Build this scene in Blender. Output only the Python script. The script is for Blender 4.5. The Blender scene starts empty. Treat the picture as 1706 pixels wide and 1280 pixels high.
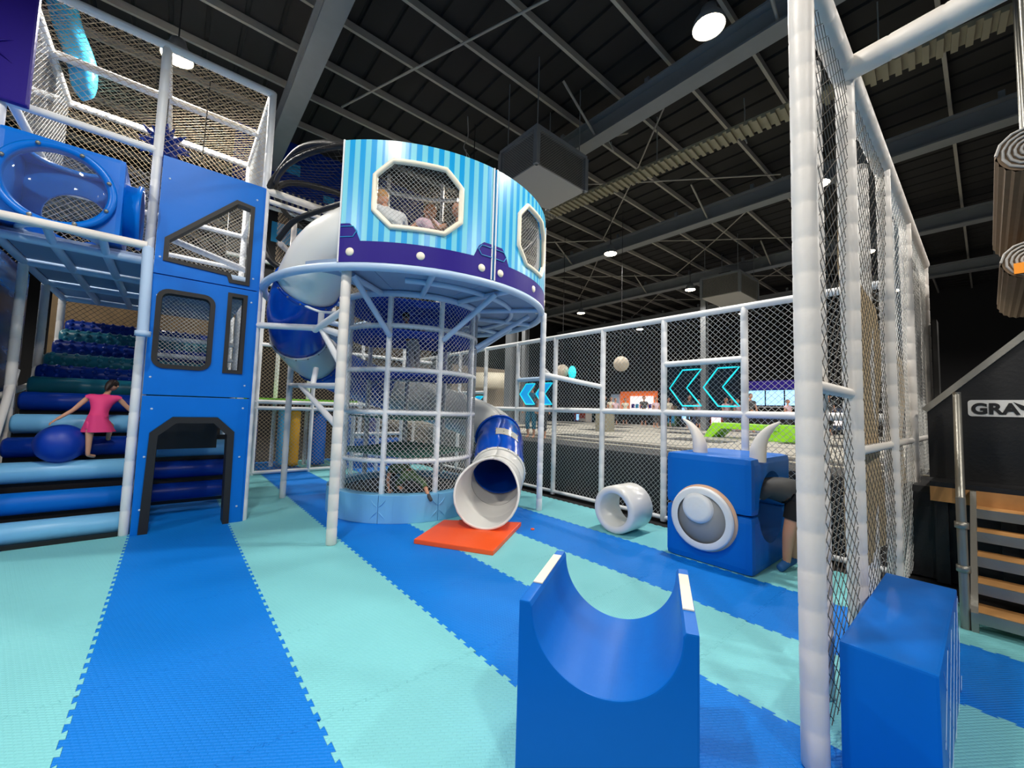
import bpy, bmesh, math, random
from mathutils import Vector, Matrix, geometry
random.seed(7)
D = bpy.data; SC = bpy.context.scene; COL = SC.collection
PI = math.pi
def rad(a): return math.radians(a)
# ------------------------------------------------------------------ camera
cam_d = D.cameras.new('camera'); cam = D.objects.new('camera', cam_d); COL.objects.link(cam)
cam_d.sensor_fit = 'HORIZONTAL'; cam_d.sensor_width = 36.0; cam_d.lens = 36.0 * 669.1 / 1706
cam_d.clip_start = 0.05; cam_d.clip_end = 200
_r = Vector((0.763042, -0.645684, 0.029316)); _u = Vector((-0.065118, -0.03167, 0.997375)); _f = Vector((0.643061, 0.762948, 0.066211))
M = Matrix.Identity(4)
for i in range(3):
    M[i][0] = _r[i]; M[i][1] = _u[i]; M[i][2] = -_f[i]
M[2][3] = 1.66
cam.matrix_world = M
SC.camera = cam
# ------------------------------------------------------------------ world, exposure
w = D.worlds.new('world'); SC.world = w; w.use_nodes = True
w.node_tree.nodes['Background'].inputs[0].default_value = (0.75, 0.85, 1.0, 1)
w.node_tree.nodes['Background'].inputs[1].default_value = 0.2
SC.view_settings.view_transform = 'Standard'; SC.view_settings.look = 'None'
SC.view_settings.gamma = 1.0; SC.view_settings.use_curve_mapping = False
SC.view_settings.exposure = 0.0
LAMP_W = 920.0
LAMP_COL = (1.0, 0.95, 0.88)
LAMP_XS = (-6.1, -0.3, 5.5, 11.3, 17.1, 23.0); LAMP_YS = (-3.5, 2.4, 8.3, 14.5); LAMP_Z = 7.2
for _x in LAMP_XS:
    for _y in LAMP_YS:
        if _x > 12 and _y < -4: continue
        ld = D.lights.new('high_bay_light', 'SPOT'); ld.energy = LAMP_W * (0.8 if _x > 8 else 1.0); ld.color = LAMP_COL
        ld.shadow_soft_size = 0.16; ld.spot_size = rad(165); ld.spot_blend = 0.35
        lo = D.objects.new('high_bay_light', ld); COL.objects.link(lo); lo.location = (_x, _y, LAMP_Z - 0.06)

# ------------------------------------------------------------------ helpers
def lin(c):
    return tuple(((v/255.0)/12.92 if v/255.0 <= 0.04045 else (((v/255.0)+0.055)/1.055)**2.4) for v in c)
MATS = {}
def mat(name, rgb, rough=0.5, metal=0.0, bump=0.0, bscale=30.0, var=0.0, emit=None, estr=1.0, alpha=None, trans=0.0, coat=0.0, spec=0.5, vscale=3.0):
    m = D.materials.new(name); m.use_nodes = True; nt = m.node_tree; b = nt.nodes['Principled BSDF']
    c = lin(rgb) + (1,)
    b.inputs['Base Color'].default_value = c; b.inputs['Roughness'].default_value = rough; b.inputs['Metallic'].default_value = metal
    b.inputs['Specular IOR Level'].default_value = spec
    if coat: b.inputs['Coat Weight'].default_value = coat; b.inputs['Coat Roughness'].default_value = 0.15
    if trans: b.inputs['Transmission Weight'].default_value = trans; b.inputs['IOR'].default_value = 1.05
    if emit: b.inputs['Emission Color'].default_value = lin(emit) + (1,); b.inputs['Emission Strength'].default_value = estr
    if alpha is not None: b.inputs['Alpha'].default_value = alpha
    if var or bump:
        tc = nt.nodes.new('ShaderNodeTexCoord')
    if var:
        n = nt.nodes.new('ShaderNodeTexNoise'); n.inputs['Scale'].default_value = vscale; n.inputs['Detail'].default_value = 4
        nt.links.new(tc.outputs['Object'], n.inputs['Vector'])
        mx = nt.nodes.new('ShaderNodeMix'); mx.data_type = 'RGBA'
        mx.inputs['A'].default_value = tuple(v*(1-var) for v in c[:3]) + (1,)
        mx.inputs['B'].default_value = tuple(min(1, v*(1+var)) for v in c[:3]) + (1,)
        nt.links.new(n.outputs['Fac'], mx.inputs['Factor']); nt.links.new(mx.outputs['Result'], b.inputs['Base Color'])
    if bump:
        n2 = nt.nodes.new('ShaderNodeTexNoise'); n2.inputs['Scale'].default_value = bscale; n2.inputs['Detail'].default_value = 3
        nt.links.new(tc.outputs['Object'], n2.inputs['Vector'])
        bp = nt.nodes.new('ShaderNodeBump'); bp.inputs['Strength'].default_value = bump; bp.inputs['Distance'].default_value = 0.01
        nt.links.new(n2.outputs['Fac'], bp.inputs['Height']); nt.links.new(bp.outputs['Normal'], b.inputs['Normal'])
    MATS[name] = m
    return m

def frame_of(d):
    d = d.normalized(); a = Vector((0, 0, 1)) if abs(d.z) < 0.9 else Vector((1, 0, 0))
    u = d.cross(a).normalized(); return u, d.cross(u).normalized()
class MB:
    def __init__(s): s.v = []; s.f = []; s.sm = []
    def add(s, vs, fs, smooth=False):
        o = len(s.v); s.v += [tuple(v) for v in vs]; s.f += [tuple(i+o for i in f) for f in fs]; s.sm += [smooth]*len(fs); return s
    def box(s, a, b):
        x0, y0, z0 = a; x1, y1, z1 = b
        return s.add([(x0,y0,z0),(x1,y0,z0),(x1,y1,z0),(x0,y1,z0),(x0,y0,z1),(x1,y0,z1),(x1,y1,z1),(x0,y1,z1)],
              [(0,3,2,1),(4,5,6,7),(0,1,5,4),(1,2,6,5),(2,3,7,6),(3,0,4,7)])
    def hexa(s, p):   # 8 points: bottom loop, top loop
        return s.add(p, [(0,3,2,1),(4,5,6,7),(0,1,5,4),(1,2,6,5),(2,3,7,6),(3,0,4,7)])
    def beam(s, a, b, wd, h, up=(0,0,1)):
        a = Vector(a); b = Vector(b); d = (b-a).normalized(); up = Vector(up)
        sd = d.cross(up).normalized()*wd/2; uu = sd.cross(d).normalized()*h/2
        return s.hexa([a-sd-uu, a+sd-uu, a+sd+uu, a-sd+uu, b-sd-uu, b+sd-uu, b+sd+uu, b-sd+uu]) if False else \
               s.add([a-sd-uu, a+sd-uu, a+sd+uu, a-sd+uu, b-sd-uu, b+sd-uu, b+sd+uu, b-sd+uu],
                     [(0,1,2,3),(7,6,5,4),(0,4,5,1),(1,5,6,2),(2,6,7,3),(3,7,4,0)])
    def tube(s, path, r, n=10, caps=True, closed=False, smooth=True, flat=None):
        P = [Vector(p) for p in path]; L = len(P); R = r if isinstance(r, (list, tuple)) else [r]*L
        u = None; rings = []
        for i in range(L):
            if closed: t = (P[(i+1) % L]-P[i-1])
            else: t = P[min(i+1, L-1)]-P[max(i-1, 0)]
            t.normalize()
            if u is None: u, _ = frame_of(t)
            else:
                u = u - t*u.dot(t)
                if u.length < 1e-5: u, _ = frame_of(t)
                u.normalize()
            vv = t.cross(u)
            rings.append([P[i]+(u*math.cos(2*PI*k/n)+vv*math.sin(2*PI*k/n))*R[i] for k in range(n)])
        vs = [p for rg in rings for p in rg]; fs = []
        for i in range(L if closed else L-1):
            j = (i+1) % L
            for k in range(n): fs.append((i*n+k, i*n+(k+1) % n, j*n+(k+1) % n, j*n+k))
        s.add(vs, fs, smooth)
        if caps and not closed: s.add(vs[:n], [tuple(range(n))[::-1]]); s.add(vs[-n:], [tuple(range(n))])
        return s
    def lathe(s, prof, c=(0,0,0), axis=(0,0,1), n=24, smooth=True, closed=False):
        c = Vector(c); ax = Vector(axis).normalized(); u, v = frame_of(ax); L = len(prof); vs = []; fs = []
        for (r, h) in prof:
            for k in range(n):
                a = 2*PI*k/n; vs.append(c+ax*h+(u*math.cos(a)+v*math.sin(a))*r)
        for i in range(L if closed else L-1):
            j = (i+1) % L
            for k in range(n): fs.append((i*n+k, i*n+(k+1) % n, j*n+(k+1) % n, j*n+k))
        return s.add(vs, fs, smooth)
    def sphere(s, c, r, n=12, m=8, sc=(1,1,1), smooth=True):
        c = Vector(c); vs = []; fs = []
        for i in range(m+1):
            t = PI*i/m
            for k in range(n):
                a = 2*PI*k/n; vs.append(c+Vector((math.sin(t)*math.cos(a)*sc[0], math.sin(t)*math.sin(a)*sc[1], math.cos(t)*sc[2]))*r)
        for i in range(m):
            for k in range(n): fs.append((i*n+k, (i+1)*n+k, (i+1)*n+(k+1) % n, i*n+(k+1) % n))
        return s.add(vs, fs, smooth)
    def prism(s, loops, o, U, V, W):   # loops[0] outer, others holes, 2d; extruded along vector W
        o = Vector(o); U = Vector(U); V = Vector(V); W = Vector(W)
        l3 = [[Vector((p[0], p[1], 0)) for p in lp] for lp in loops]
        tris = geometry.tessellate_polygon(l3)
        flat = [p for lp in loops for p in lp]; n = len(flat)
        A = [o+U*p[0]+V*p[1] for p in flat]; B = [a+W for a in A]
        s.add(A+B, [tuple(t) for t in tris]+[tuple(i+n for i in t)[::-1] for t in tris]); k = len(s.v)-2*n
        off = 0
        for lp in loops:
            m = len(lp)
            for i in range(m):
                j = (i+1) % m; s.f.append((k+off+i, k+off+j, k+off+j+n, k+off+i+n)); s.sm.append(False)
            off += m
        return s
    def mesh(s, name):
        me = D.meshes.new(name); me.from_pydata(s.v, [], s.f); me.polygons.foreach_set('use_smooth', s.sm); me.update(); return me
    def build(s, name, m, parent=None, **k):
        return obj(name, s.mesh(name), m, parent, **k)
def obj(name, me, m, parent=None, bevel=0, label=None, fixn=True, kind=None):
    if fixn:
        bm = bmesh.new(); bm.from_mesh(me)
        bmesh.ops.recalc_face_normals(bm, faces=bm.faces)
        if bevel:
            bmesh.ops.remove_doubles(bm, verts=bm.verts, dist=1e-5)
            es = [e for e in bm.edges if len(e.link_faces) == 2 and e.calc_face_angle(0) > 0.6]
            bmesh.ops.bevel(bm, geom=es, offset=bevel, segments=2, profile=0.7, affect='EDGES', clamp_overlap=True)
        bm.to_mesh(me); bm.free()
    o = D.objects.new(name, me); COL.objects.link(o)
    if m is not None:
        if isinstance(m, (list, tuple)):
            for x in m: me.materials.append(x)
        else: me.materials.append(m)
    if parent is not None: o.parent = parent; o.matrix_parent_inverse = Matrix.Translation(parent.matrix_basis.translation).inverted() if parent.parent is None and parent.type == 'EMPTY' else Matrix.Identity(4)
    if label: o['label'] = label
    if kind: o['kind'] = kind
    return o
def thing(name, label, cat, loc=(0,0,0), group=None):
    o = D.objects.new(name, None); COL.objects.link(o); o.location = loc; o.empty_display_size = 0.1
    return tag(o, label, cat, group)
def tag(o, label, cat, group=None):
    o['label'] = label; o['category'] = cat
    if group: o['group'] = group
    return o
def struct(o): o['kind'] = 'structure'; return o
def dup(root, off, label=None, group=None, rz=0):
    m = {}
    def cp(o, par):
        c = o.copy(); COL.objects.link(c)
        if par: c.parent = par; c.matrix_parent_inverse = o.matrix_parent_inverse.copy()
        for ch in o.children: cp(ch, c)
        return c
    r = cp(root, None); r.location = Vector(root.location)+Vector(off); r.rotation_euler.z += rz
    if label: r['label'] = label
    if group: r['group'] = group
    return r
def lerp(a, b, t): return Vector(a)*(1-t)+Vector(b)*t
def catmull(P, n):
    P = [Vector(p) for p in P]; P = [P[0]*2-P[1]]+P+[P[-1]*2-P[-2]]; out = []
    for i in range(1, len(P)-2):
        for k in range(n):
            t = k/n; a, b, c, d = P[i-1], P[i], P[i+1], P[i+2]
            out.append(0.5*((2*b)+(c-a)*t+(2*a-5*b+4*c-d)*t*t+(3*b-a-3*c+d)*t**3))
    out.append(P[-2]); return out
def net_mb(fn, wd, ht, pitch, th, seg=1, asp=1.0):
    """diamond netting: fn(u,v)->point ; strands go both diagonal ways"""
    mb = MB(); H = ht/asp
    nst = int((wd+H)/pitch)+1
    for sgn in (1, -1):
        for k in range(nst+1):
            c = k*pitch - (H if sgn > 0 else 0)
            # u = c + sgn*v' , v' in [0,H]
            if sgn > 0: lo = max(0, -c); hi = min(H, wd-c)
            else: lo = max(0, c-wd); hi = min(H, c)
            if hi-lo < 0.02: continue
            n = max(1, int(math.ceil(seg*(hi-lo)/max(wd, H))))
            pts = []
            for i in range(n+1):
                v = lo+(hi-lo)*i/n; pts.append(Vector(fn(c+sgn*v, v*asp)))
            mb.tube(pts, th, n=3, caps=False, smooth=False)
    return mb
def flat_net(name, o, U, V, wd, ht, m, parent, pitch=0.085, th=0.0028, asp=1.0, sag=None, seg=1):
    o = Vector(o); U = Vector(U).normalized(); V = Vector(V).normalized(); N = U.cross(V)
    fn = (lambda u, v: o+U*u+V*v) if sag is None else (lambda u, v: o+U*u+V*v+N*sag(u, v))
    return net_mb(fn, wd, ht, pitch, th, seg, asp).build(name, m, parent, fixn=False)
def pipe(name, a, b, r, m, parent, n=12, crease=0.0, step=0.17):
    a = Vector(a); b = Vector(b); L = (b-a).length; mb = MB()
    if crease:
        prof = [(0.0, 0), (r*0.9, 0), (r, 0.008)]; h = step
        while h < L-0.03: prof += [(r, h-0.012), (r-crease, h), (r, h+0.012)]; h += step
        prof += [(r, L-0.008), (r*0.9, L), (0.0, L)]
        mb.lathe(prof, a, b-a, n=20)
    else:
        mb.tube([a, b], r, n=n)
    return mb.build(name, m, parent)

# ------------------------------------------------------------------ materials
WHITE = mat('white_vinyl', (228,230,232), 0.42, bump=0.25, bscale=18, var=0.03)
WHITEW = mat('warm_white_vinyl', (232,226,218), 0.45, bump=0.3, bscale=14, var=0.04)
PALEB = mat('pale_blue_vinyl', (182,206,234), 0.4, bump=0.15, bscale=10)
BLUE = mat('blue_vinyl', (0,104,200), 0.42, spec=0.22, bump=0.2, bscale=8, var=0.04)
BLUE2 = mat('facade_blue_vinyl', (0,112,212), 0.42, spec=0.22, bump=0.25, bscale=6, var=0.05)
DBLUE = mat('deep_blue_vinyl', (0,46,140), 0.33, spec=0.3, bump=0.1, bscale=10)
LBLUE = mat('light_blue_vinyl', (120,190,235), 0.35, bump=0.2, bscale=8)
TEALR = mat('teal_roller_vinyl', (30,110,130), 0.3)
BLACK = mat('black_vinyl', (14,15,18), 0.5, bump=0.2)
TRIM = mat('black_trim', (22,22,25), 0.55)
PURPLE = mat('purple_vinyl', (38,20,128), 0.45, spec=0.2, bump=0.2, bscale=8)
PLAST_B = mat('blue_slide_plastic', (0,76,190), 0.2, spec=0.5)
PLAST_W = mat('white_slide_plastic', (232,232,228), 0.25)
PLAST_CUBE = mat('blue_moulded_plastic', (0,112,214), 0.3, spec=0.3, bump=0.06, bscale=20)
CREAM = mat('cream_plastic', (244,236,214), 0.4)
ORANGE = mat('orange_vinyl', (255,92,30), 0.42, bump=0.15, bscale=12, var=0.03)
NETW = mat('white_net_cord', (196,198,196), 0.8)
NETT = mat('warm_lit_net_cord', (178,160,132), 0.85)  # tan is warm lamp light painted into the cord colour
NETM = mat('grey_net_cord', (84,80,74), 0.8)
NETD = mat('dark_net_cord', (46,44,42), 0.8)
NETB = mat('blue_net_cord', (14,66,190), 0.7)
NETG = mat('green_net_cord', (38,96,84), 0.7)
STEEL = mat('galvanised_steel', (150,148,140), 0.4, 0.7, bump=0.2, bscale=40, var=0.15)
CEILM = mat('black_roof_sheet', (30,29,29), 0.85)
RAFT = mat('grey_painted_steel', (120,124,128), 0.55, bump=0.1, var=0.12)
PURL = mat('zinc_purlin', (158,154,146), 0.5, var=0.15)
RIBM = mat('ribbed_zinc_tray', (140,134,112), 0.5, var=0.15)
DECKU = mat('grey_blue_deck_board', (140,160,190), 0.6, var=0.06)
PLY = mat('plywood', (190,140,84), 0.6, var=0.25, vscale=9)
HVACG = mat('hvac_panel', (168,166,162), 0.6)
HVACD = mat('hvac_grille', (64,64,66), 0.6)
ROLLM = mat('brown_strip_roll', (112,92,70), 0.7, var=0.2, vscale=8)
SKIN = mat('skin', (205,150,120), 0.6)
DARKW = mat('dark_wall', (28,27,28), 0.9)
TAN = mat('tan_canvas', (196,172,134), 0.85, bump=0.4, bscale=14, var=0.08)
CANVW = mat('white_canvas', (225,222,216), 0.8, bump=0.4, bscale=14, var=0.05)
CYAN = mat('cyan_neon', (20,200,215), 0.4, emit=(30,205,215), estr=.95)
CYANP = mat('cyan_print', (40,150,205), 0.5)
LENS = mat('lamp_lens', (255,250,235), 0.4, emit=(255,236,200), estr=26)
CLEAR = mat('clear_dome_plastic', (110,125,145), 0.04, alpha=0.22, spec=1.0)

def foam_mat(name, rgb):
    """EVA mat: leaf pattern relief"""
    m = mat(name, rgb, 0.55, var=0.03, vscale=2.0, spec=0.25)
    nt = m.node_tree; b = nt.nodes['Principled BSDF']
    tc = nt.nodes.new('ShaderNodeTexCoord'); mp = nt.nodes.new('ShaderNodeMapping'); mp.inputs['Rotation'].default_value[2] = 0.0
    nt.links.new(tc.outputs['Object'], mp.inputs['Vector'])
    hs = []
    br = nt.nodes.new('ShaderNodeTexBrick'); br.offset = 0.5; br.inputs['Scale'].default_value = 22
    br.inputs['Mortar Size'].default_value = 0.16; br.inputs['Mortar Smooth'].default_value = 1.0
    br.inputs['Brick Width'].default_value = 0.9; br.inputs['Row Height'].default_value = 0.42
    br.inputs['Color1'].default_value = (1,1,1,1); br.inputs['Color2'].default_value = (1,1,1,1); br.inputs['Mortar'].default_value = (0,0,0,1)
    mp.inputs['Rotation'].default_value[2] = 0.6
    nt.links.new(mp.outputs['Vector'], br.inputs['Vector'])
    bp = nt.nodes.new('ShaderNodeBump'); bp.inputs['Strength'].default_value = 0.45; bp.inputs['Distance'].default_value = 0.006
    nt.links.new(br.outputs['Color'], bp.inputs['Height']); nt.links.new(bp.outputs['Normal'], b.inputs['Normal'])
    return m
MATT = foam_mat('teal_foam_mat', (128,206,213))
MATB = foam_mat('blue_foam_mat', (0,122,220))

# ------------------------------------------------------------------ building shell
fl = MB().box((-12,-12,-0.12), (32,24,-0.03)).build('floor', DARKW); struct(fl)
ul = MB().box((-4.3,-2.7,-0.03), (5.75,12.4,-0.0255)).build('mat_underlay', mat('grey_blue_underlay', (60,110,135), .8)); tag(ul, 'grey blue underlay showing in the joints of the foam mats', 'underlay')
# ceiling: shallow ribbed black sheet
cb = MB(); n = 0
xs = [-12+0.55*i for i in range(81)]; vs = []; fs = []
for i, x in enumerate(xs):
    for (dx, z) in ((0, 9.0), (0.46, 9.0), (0.48, 9.05), (0.53, 9.05)):
        vs += [(x+dx, -12, z), (x+dx, 24, z)]
for i in range(len(vs)//2-1): fs.append((2*i, 2*i+1, 2*i+3, 2*i+2))
cb.add(vs, fs); struct(cb.build('ceiling', CEILM))
wb = MB().box((31.8,-12,-0.1), (32,24,9.2)).build('wall_back', DARKW); struct(wb)
wl = MB().box((-12,23.8,-0.1), (31.8,24,9.2)).build('wall_left', DARKW); struct(wl)
# rafters: I beams running along Y with lattice braces
rt = thing('roof_rafter', 'grey steel roof beam running above the striped drum, nearest on the left', 'roof beam', (1.6, 6, 8.0), 'steel roof beams')
for z in (8.0, 8.46): MB().box((1.42,-12,z), (1.78,23.8,z+0.04)).build('flange', RAFT, rt)
MB().box((1.58,-12,8.04), (1.62,23.8,8.46)).build('web', RAFT, rt)
for k in range(14):
    y = -10+2.4*k
    MB().beam((1.6,y,8.5), (1.6,y,8.72), 0.1, 0.1, (1,0,0)).build('cleat', RAFT, rt)
for i, X in enumerate((7.2, 13.0, 18.9, 25.0)):
    dup(rt, (X-1.6, 0, 0), ['grey steel roof beam passing over the hvac box', 'second grey steel roof beam right of the hvac box', 'third grey steel roof beam above the netted fence', 'farthest grey steel roof beam, low in the dark ceiling'][i])
# purlins along X
pu = MB(); pu.box((-12,-0.03,8.82), (31.8,0.03,8.84)); pu.box((-12,-0.03,8.84), (31.8,-0.02,8.96)); pu.box((-12,-0.03,8.95), (31.8,0.04,8.97))
p0 = pu.build('roof_purlin', PURL); tag(p0, 'thin zinc roof purlin crossing above the grey roof beams', 'purlin', 'zinc purlins under the black roof')
p0.location.y = -10.6
for k in range(1, 28):
    c = p0.copy(); COL.objects.link(c); c.location.y = -10.6+1.215*k
# ribbed tray along Y
rb = thing('ribbed_duct', 'pale ribbed metal duct strip crossing the ceiling beside the hvac box', 'duct', (8.7, 4, 7.6))
MB().box((8.48,-12,7.66), (8.92,23.5,7.7)).build('tray', RIBM, rb)
r_ = MB()
for k in range(220): r_.box((8.47,-11.9+0.16*k,7.60), (8.93,-11.82+0.16*k,7.66))
r_.build('rib', RIBM, rb, kind='stuff')
for k in range(9): MB().box((8.69,-11+4*k,7.7), (8.71,-10.98+4*k,8.95)).build('hanger', PURL, rb)
rb.rotation_euler.z = rad(4.2)
# tie braces
def brace(a, b, lab, r=0.03):
    o = MB().tube([a, b], r, n=6).build('tie_brace', PURL); tag(o, lab, 'brace', 'diagonal roof tie braces')
for X in (7.2, 13.0, 18.9):
    for (ya, yb) in ((-8.0, -2.2), (3.6, 9.8), (9.8, 16.0)):
        for (a, b) in (((X, ya, 8.6), (X+2.9, (ya+yb)/2, 8.6)), ((X+2.9, (ya+yb)/2, 8.6), (X+5.6, yb, 8.6)), ((X+5.6, ya, 8.6), (X+2.9, (ya+yb)/2, 8.6)), ((X, yb, 8.6), (X+2.9, (ya+yb)/2, 8.6))):
            brace(a, b, 'thin diagonal steel tie brace under the black roof', 0.022)
sp_pipe = MB().tube([(4.45,4.6,8.68), (2.6,9.6,8.68)], 0.025, n=6).build('roof_pipe', PURL); tag(sp_pipe, 'thin pipe crossing the purlins diagonally above the striped drum', 'pipe')
for X in (7.2, 13.0, 18.9):
    for Y in (2.0, 5.7, 11.5):
        brace((X, Y, 8.05), (X+1.2, Y, 8.8), 'short knee brace between roof beam and purlin', 0.03); brace((X, Y, 8.05), (X-1.2, Y, 8.8), 'short knee brace between roof beam and purlin', 0.03)
# lamps
def lamp_place(x, y):
    return (x, y, LAMP_Z)
lp = thing('high_bay_lamp', 'x', 'lamp', (-0.3, 8.3, LAMP_Z), 'high bay ceiling lamps')
MB().lathe([(0.0,0.30),(0.10,0.30),(0.12,0.22),(0.20,0.10),(0.22,0.02),(0.215,0.0)], (-0.3,8.3,LAMP_Z), n=24).build('housing', RAFT, lp)
MB().lathe([(0.205,0.012),(0.19,-0.012),(0.1,-0.03),(0.0,-0.034)], (-0.3,8.3,LAMP_Z), n=24).build('lens', LENS, lp)
MB().tube([(-0.3,8.3,LAMP_Z+0.3), (-0.3,8.3,9.01)], 0.012, n=6).build('hanger', TRIM, lp)
lp['label'] = 'lit high bay lamp glowing over the netted cage at upper left'
lamp_labs = {(5.5,2.4): 'large bright high bay lamp hanging at the top centre right', (11.3,8.3): 'lit high bay lamp right of the striped drum',
 (11.3,2.4): 'lit high bay lamp seen through the netting beside the near pole', (17.1,8.3): 'lit high bay lamp under the far hvac box',
 (17.1,14.5): 'small far lit high bay lamp left of the far hvac box', (17.1,2.4): 'lit high bay lamp seen through the net wall, lower one',
 (23.0,14.5): 'tiny far high bay lamp just above the fence top'}
for x in LAMP_XS:
    for y in LAMP_YS:
        if (x, y) == (-0.3, 8.3) or (x > 12 and y < -4): continue
        dup(lp, (x+0.3, y-8.3, 0), lamp_labs.get((x, y), 'lit high bay lamp farther along the dark ceiling, outside the main view'))
# hvac
def hvac(c, sx, sy, sz, lab):
    x, y, z = c; t = thing('hvac_unit', lab, 'air conditioner', (x, y, z), 'ceiling hvac boxes')
    MB().box((x-sx/2, y-sy/2, z), (x+sx/2, y+sy/2, z+0.03)).build('bottom_panel', HVACG, t)
    MB().box((x-sx/2+.05, y-sy/2+.05, z+0.03), (x+sx/2-.05, y+sy/2-.05, z+sz)).build('core', HVACD, t)
    for a in (-1, 1):
        for b in (-1, 1): MB().box((x+a*sx/2-.05, y+b*sy/2-.05, z), (x+a*sx/2+.05, y+b*sy/2+.05, z+sz)).build('corner_post', RAFT, t)
    MB().box((x-sx/2-.03, y-sy/2-.03, z+sz), (x+sx/2+.03, y+sy/2+.03, z+sz+.08)).build('top_frame', RAFT, t)
    flat_net('grille', (x-sx/2, y-sy/2-.01, z+.03), (1,0,0), (0,0,1), sx, sz-.03, PURL, t, 0.06, 0.004)
    flat_net('grille', (x-sx/2-.01, y-sy/2, z+.03), (0,1,0), (0,0,1), sy, sz-.03, PURL, t, 0.06, 0.004)
    MB().box((x-.45, y-.2, z+sz+.08), (x+.25, y+.25, z+sz+.3)).build('riser_duct', HVACD, t)
    for a in (-1, 1):
        for b in (-1, 1): MB().tube([(x+a*(sx/2-.1), y+b*(sy/2-.1), z+sz+.08), (x+a*(sx/2-.1), y+b*(sy/2-.1), 9.01)], .012, n=5).build('hanger', RAFT, t)
    return t
hvac((6.0,6.25,6.6), 1.5, 1.15, 0.75, 'large grey hvac box with grille sides right of the striped drum')
hvac((17.7,6.9,6.6), 1.9, 1.5, 0.8, 'far hvac box with pale bottom low in the ceiling')
# hanging cables
for i, (x, y, lab) in enumerate(((5.2,8.2,'looped cable hanging from roof left of the hvac box'), (9.6,3.4,'twisted cable hanging from roof under the ribbed duct'), (9.5,1.9,'twisted cable hanging near the top right lamp'), (7.6,5.6,'thin cable hanging from roof behind the hvac box'))):
    o = MB().tube(catmull([(x,y,9.01), (x+.03,y,8.5), (x-.05,y+.05,8.2), (x+.08,y,8.0), (x,y-.05,7.9), (x-.02,y,8.12)], 5), 0.012, n=5).build('hanging_cable', HVACG); tag(o, lab, 'cable')

# ------------------------------------------------------------------ foam mat floor tiles
def tile_mesh(name, m):
    N = 16; p = 1.0/N; d = 0.022; g = 0.0013; pts = []
    def side(ax, ph):  # go along 0..1, tooth offset outward sign alternates
        out = []
        for k in range(N):
            s = d/2 if (k+ph) % 2 == 0 else -d/2
            a = k*p; b = (k+1)*p; q = g if s > 0 else -g
            out += [(max(0, a-.006+q), s-g*.5), (min(1, b+.006-q), s-g*.5)]
        return out
    # bottom edge (y=0, outward -y), right, top, left ; matched phases so neighbours interlock
    for (t, s) in side(0, 0): pts.append((t, 0-s))
    for (t, s) in side(1, 0): pts.append((1+s, t))
    for (t, s) in side(2, 1)[::-1]: pts.append((t, 1+s))
    for (t, s) in side(3, 1)[::-1]: pts.append((0-s, t))
    mb = MB().prism([pts], (0,0,-0.025), (1,0,0), (0,1,0), (0,0,0.025))
    me = mb.mesh(name)
    bm = bmesh.new(); bm.from_mesh(me); bmesh.ops.recalc_face_normals(bm, faces=bm.faces); bm.to_mesh(me); bm.free()
    me.materials.append(m); return me
TM = [tile_mesh('mat_tile', MATB), tile_mesh('mat_tile', MATT)]
matfloor = thing('foam_mat_floor', 'foam play floor of teal and blue interlocking mat stripes', 'floor mat', (0,0,-0.025))
NT = 0
for i in range(-4, 7):
    for j in range(-3, 13):
        x = -0.30+i; y = 0.33+j
        if i >= 6 and j > 0: continue
        if x > 5.6: continue
        stripe = 0 if i % 2 == 0 else 1
        if y < 0.2 and x < 1: continue
        o = D.objects.new('mat_tile', TM[stripe]); COL.objects.link(o); o.parent = matfloor
        o.matrix_parent_inverse = Matrix.Translation((0,0,0.025)); o.location = (x, y, 0); NT += 1

# ------------------------------------------------------------------ left climbing frame
G = 1.22; X0, X1 = -1.57, -0.35; X2 = 0.87; Y0 = 6.87
cf = thing('climbing_frame', 'tall white padded pipe climbing frame with netting at left', 'play structure', (-0.35, 6.87, 0))
R = 0.05
def post(x, y, z0, z1, par=cf, r=R, m=None): return pipe('post', (x,y,z0), (x,y,z1), r, m or WHITE, par, crease=0.004, step=0.3)
def rail(a, b, par=cf, r=0.045, m=None): return pipe('rail', a, b, r, m or WHITE, par)
for x in (X1, X2):
    post(x, Y0, 0, 6.38)
    for y in (Y0+G, Y0+2*G): post(x, y, 0, 6.38 if y > 9 else 3.5)
post(X2, Y0+3*G, 0, 3.5)
for y in (Y0+G, Y0+2*G, Y0+3*G): post(X0-0.03, y, 0, 3.4, m=WHITEW)
post(X0-0.08, Y0, 4.3, 6.35)
# roof rails z=6.35
ZT = 6.35
for y in (Y0, Y0+G, Y0+2*G): rail((X0-1.5,y,ZT), (X2,y,ZT), r=0.055)
for x in (X0, X1, X2): rail((x,Y0,ZT), (x,Y0+2*G,ZT), r=0.05)
rail((X0-1.5,Y0,4.9), (X1,Y0,4.9)); rail((X0-1.5,Y0+2*G,4.9), (X2,Y0+2*G,4.9)); rail((X2,Y0,4.9), (X2,Y0+2*G,4.9))
rail((X0,Y0,4.9),(X0,Y0+2*G,4.9))
for (x, y, a, b) in ((X1, Y0, X2-X1, 0), ):
    pass
flat_net('net', (X1,Y0,4.9), (1,0,0), (0,0,1), X2-X1, ZT-4.9, NETT, cf, 0.085)
flat_net('net', (X0-0.08,Y0,4.9), (1,0,0), (0,0,1), X1-X0, ZT-4.9, NETT, cf, 0.085)
flat_net('net', (X0-0.08,Y0+.72,3.6), (1,0,0), (0,0,1), X1-X0, 1.3, NETW, cf, 0.085)
flat_net('net', (X2,Y0,4.9), (0,1,0), (0,0,1), 2*G, ZT-4.9, NETW, cf, 0.075)
flat_net('net', (X0-1.5,Y0+2*G,3.6), (1,0,0), (0,0,1), X2-X0+1.5, ZT-3.6, NETT, cf, 0.085)
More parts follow.
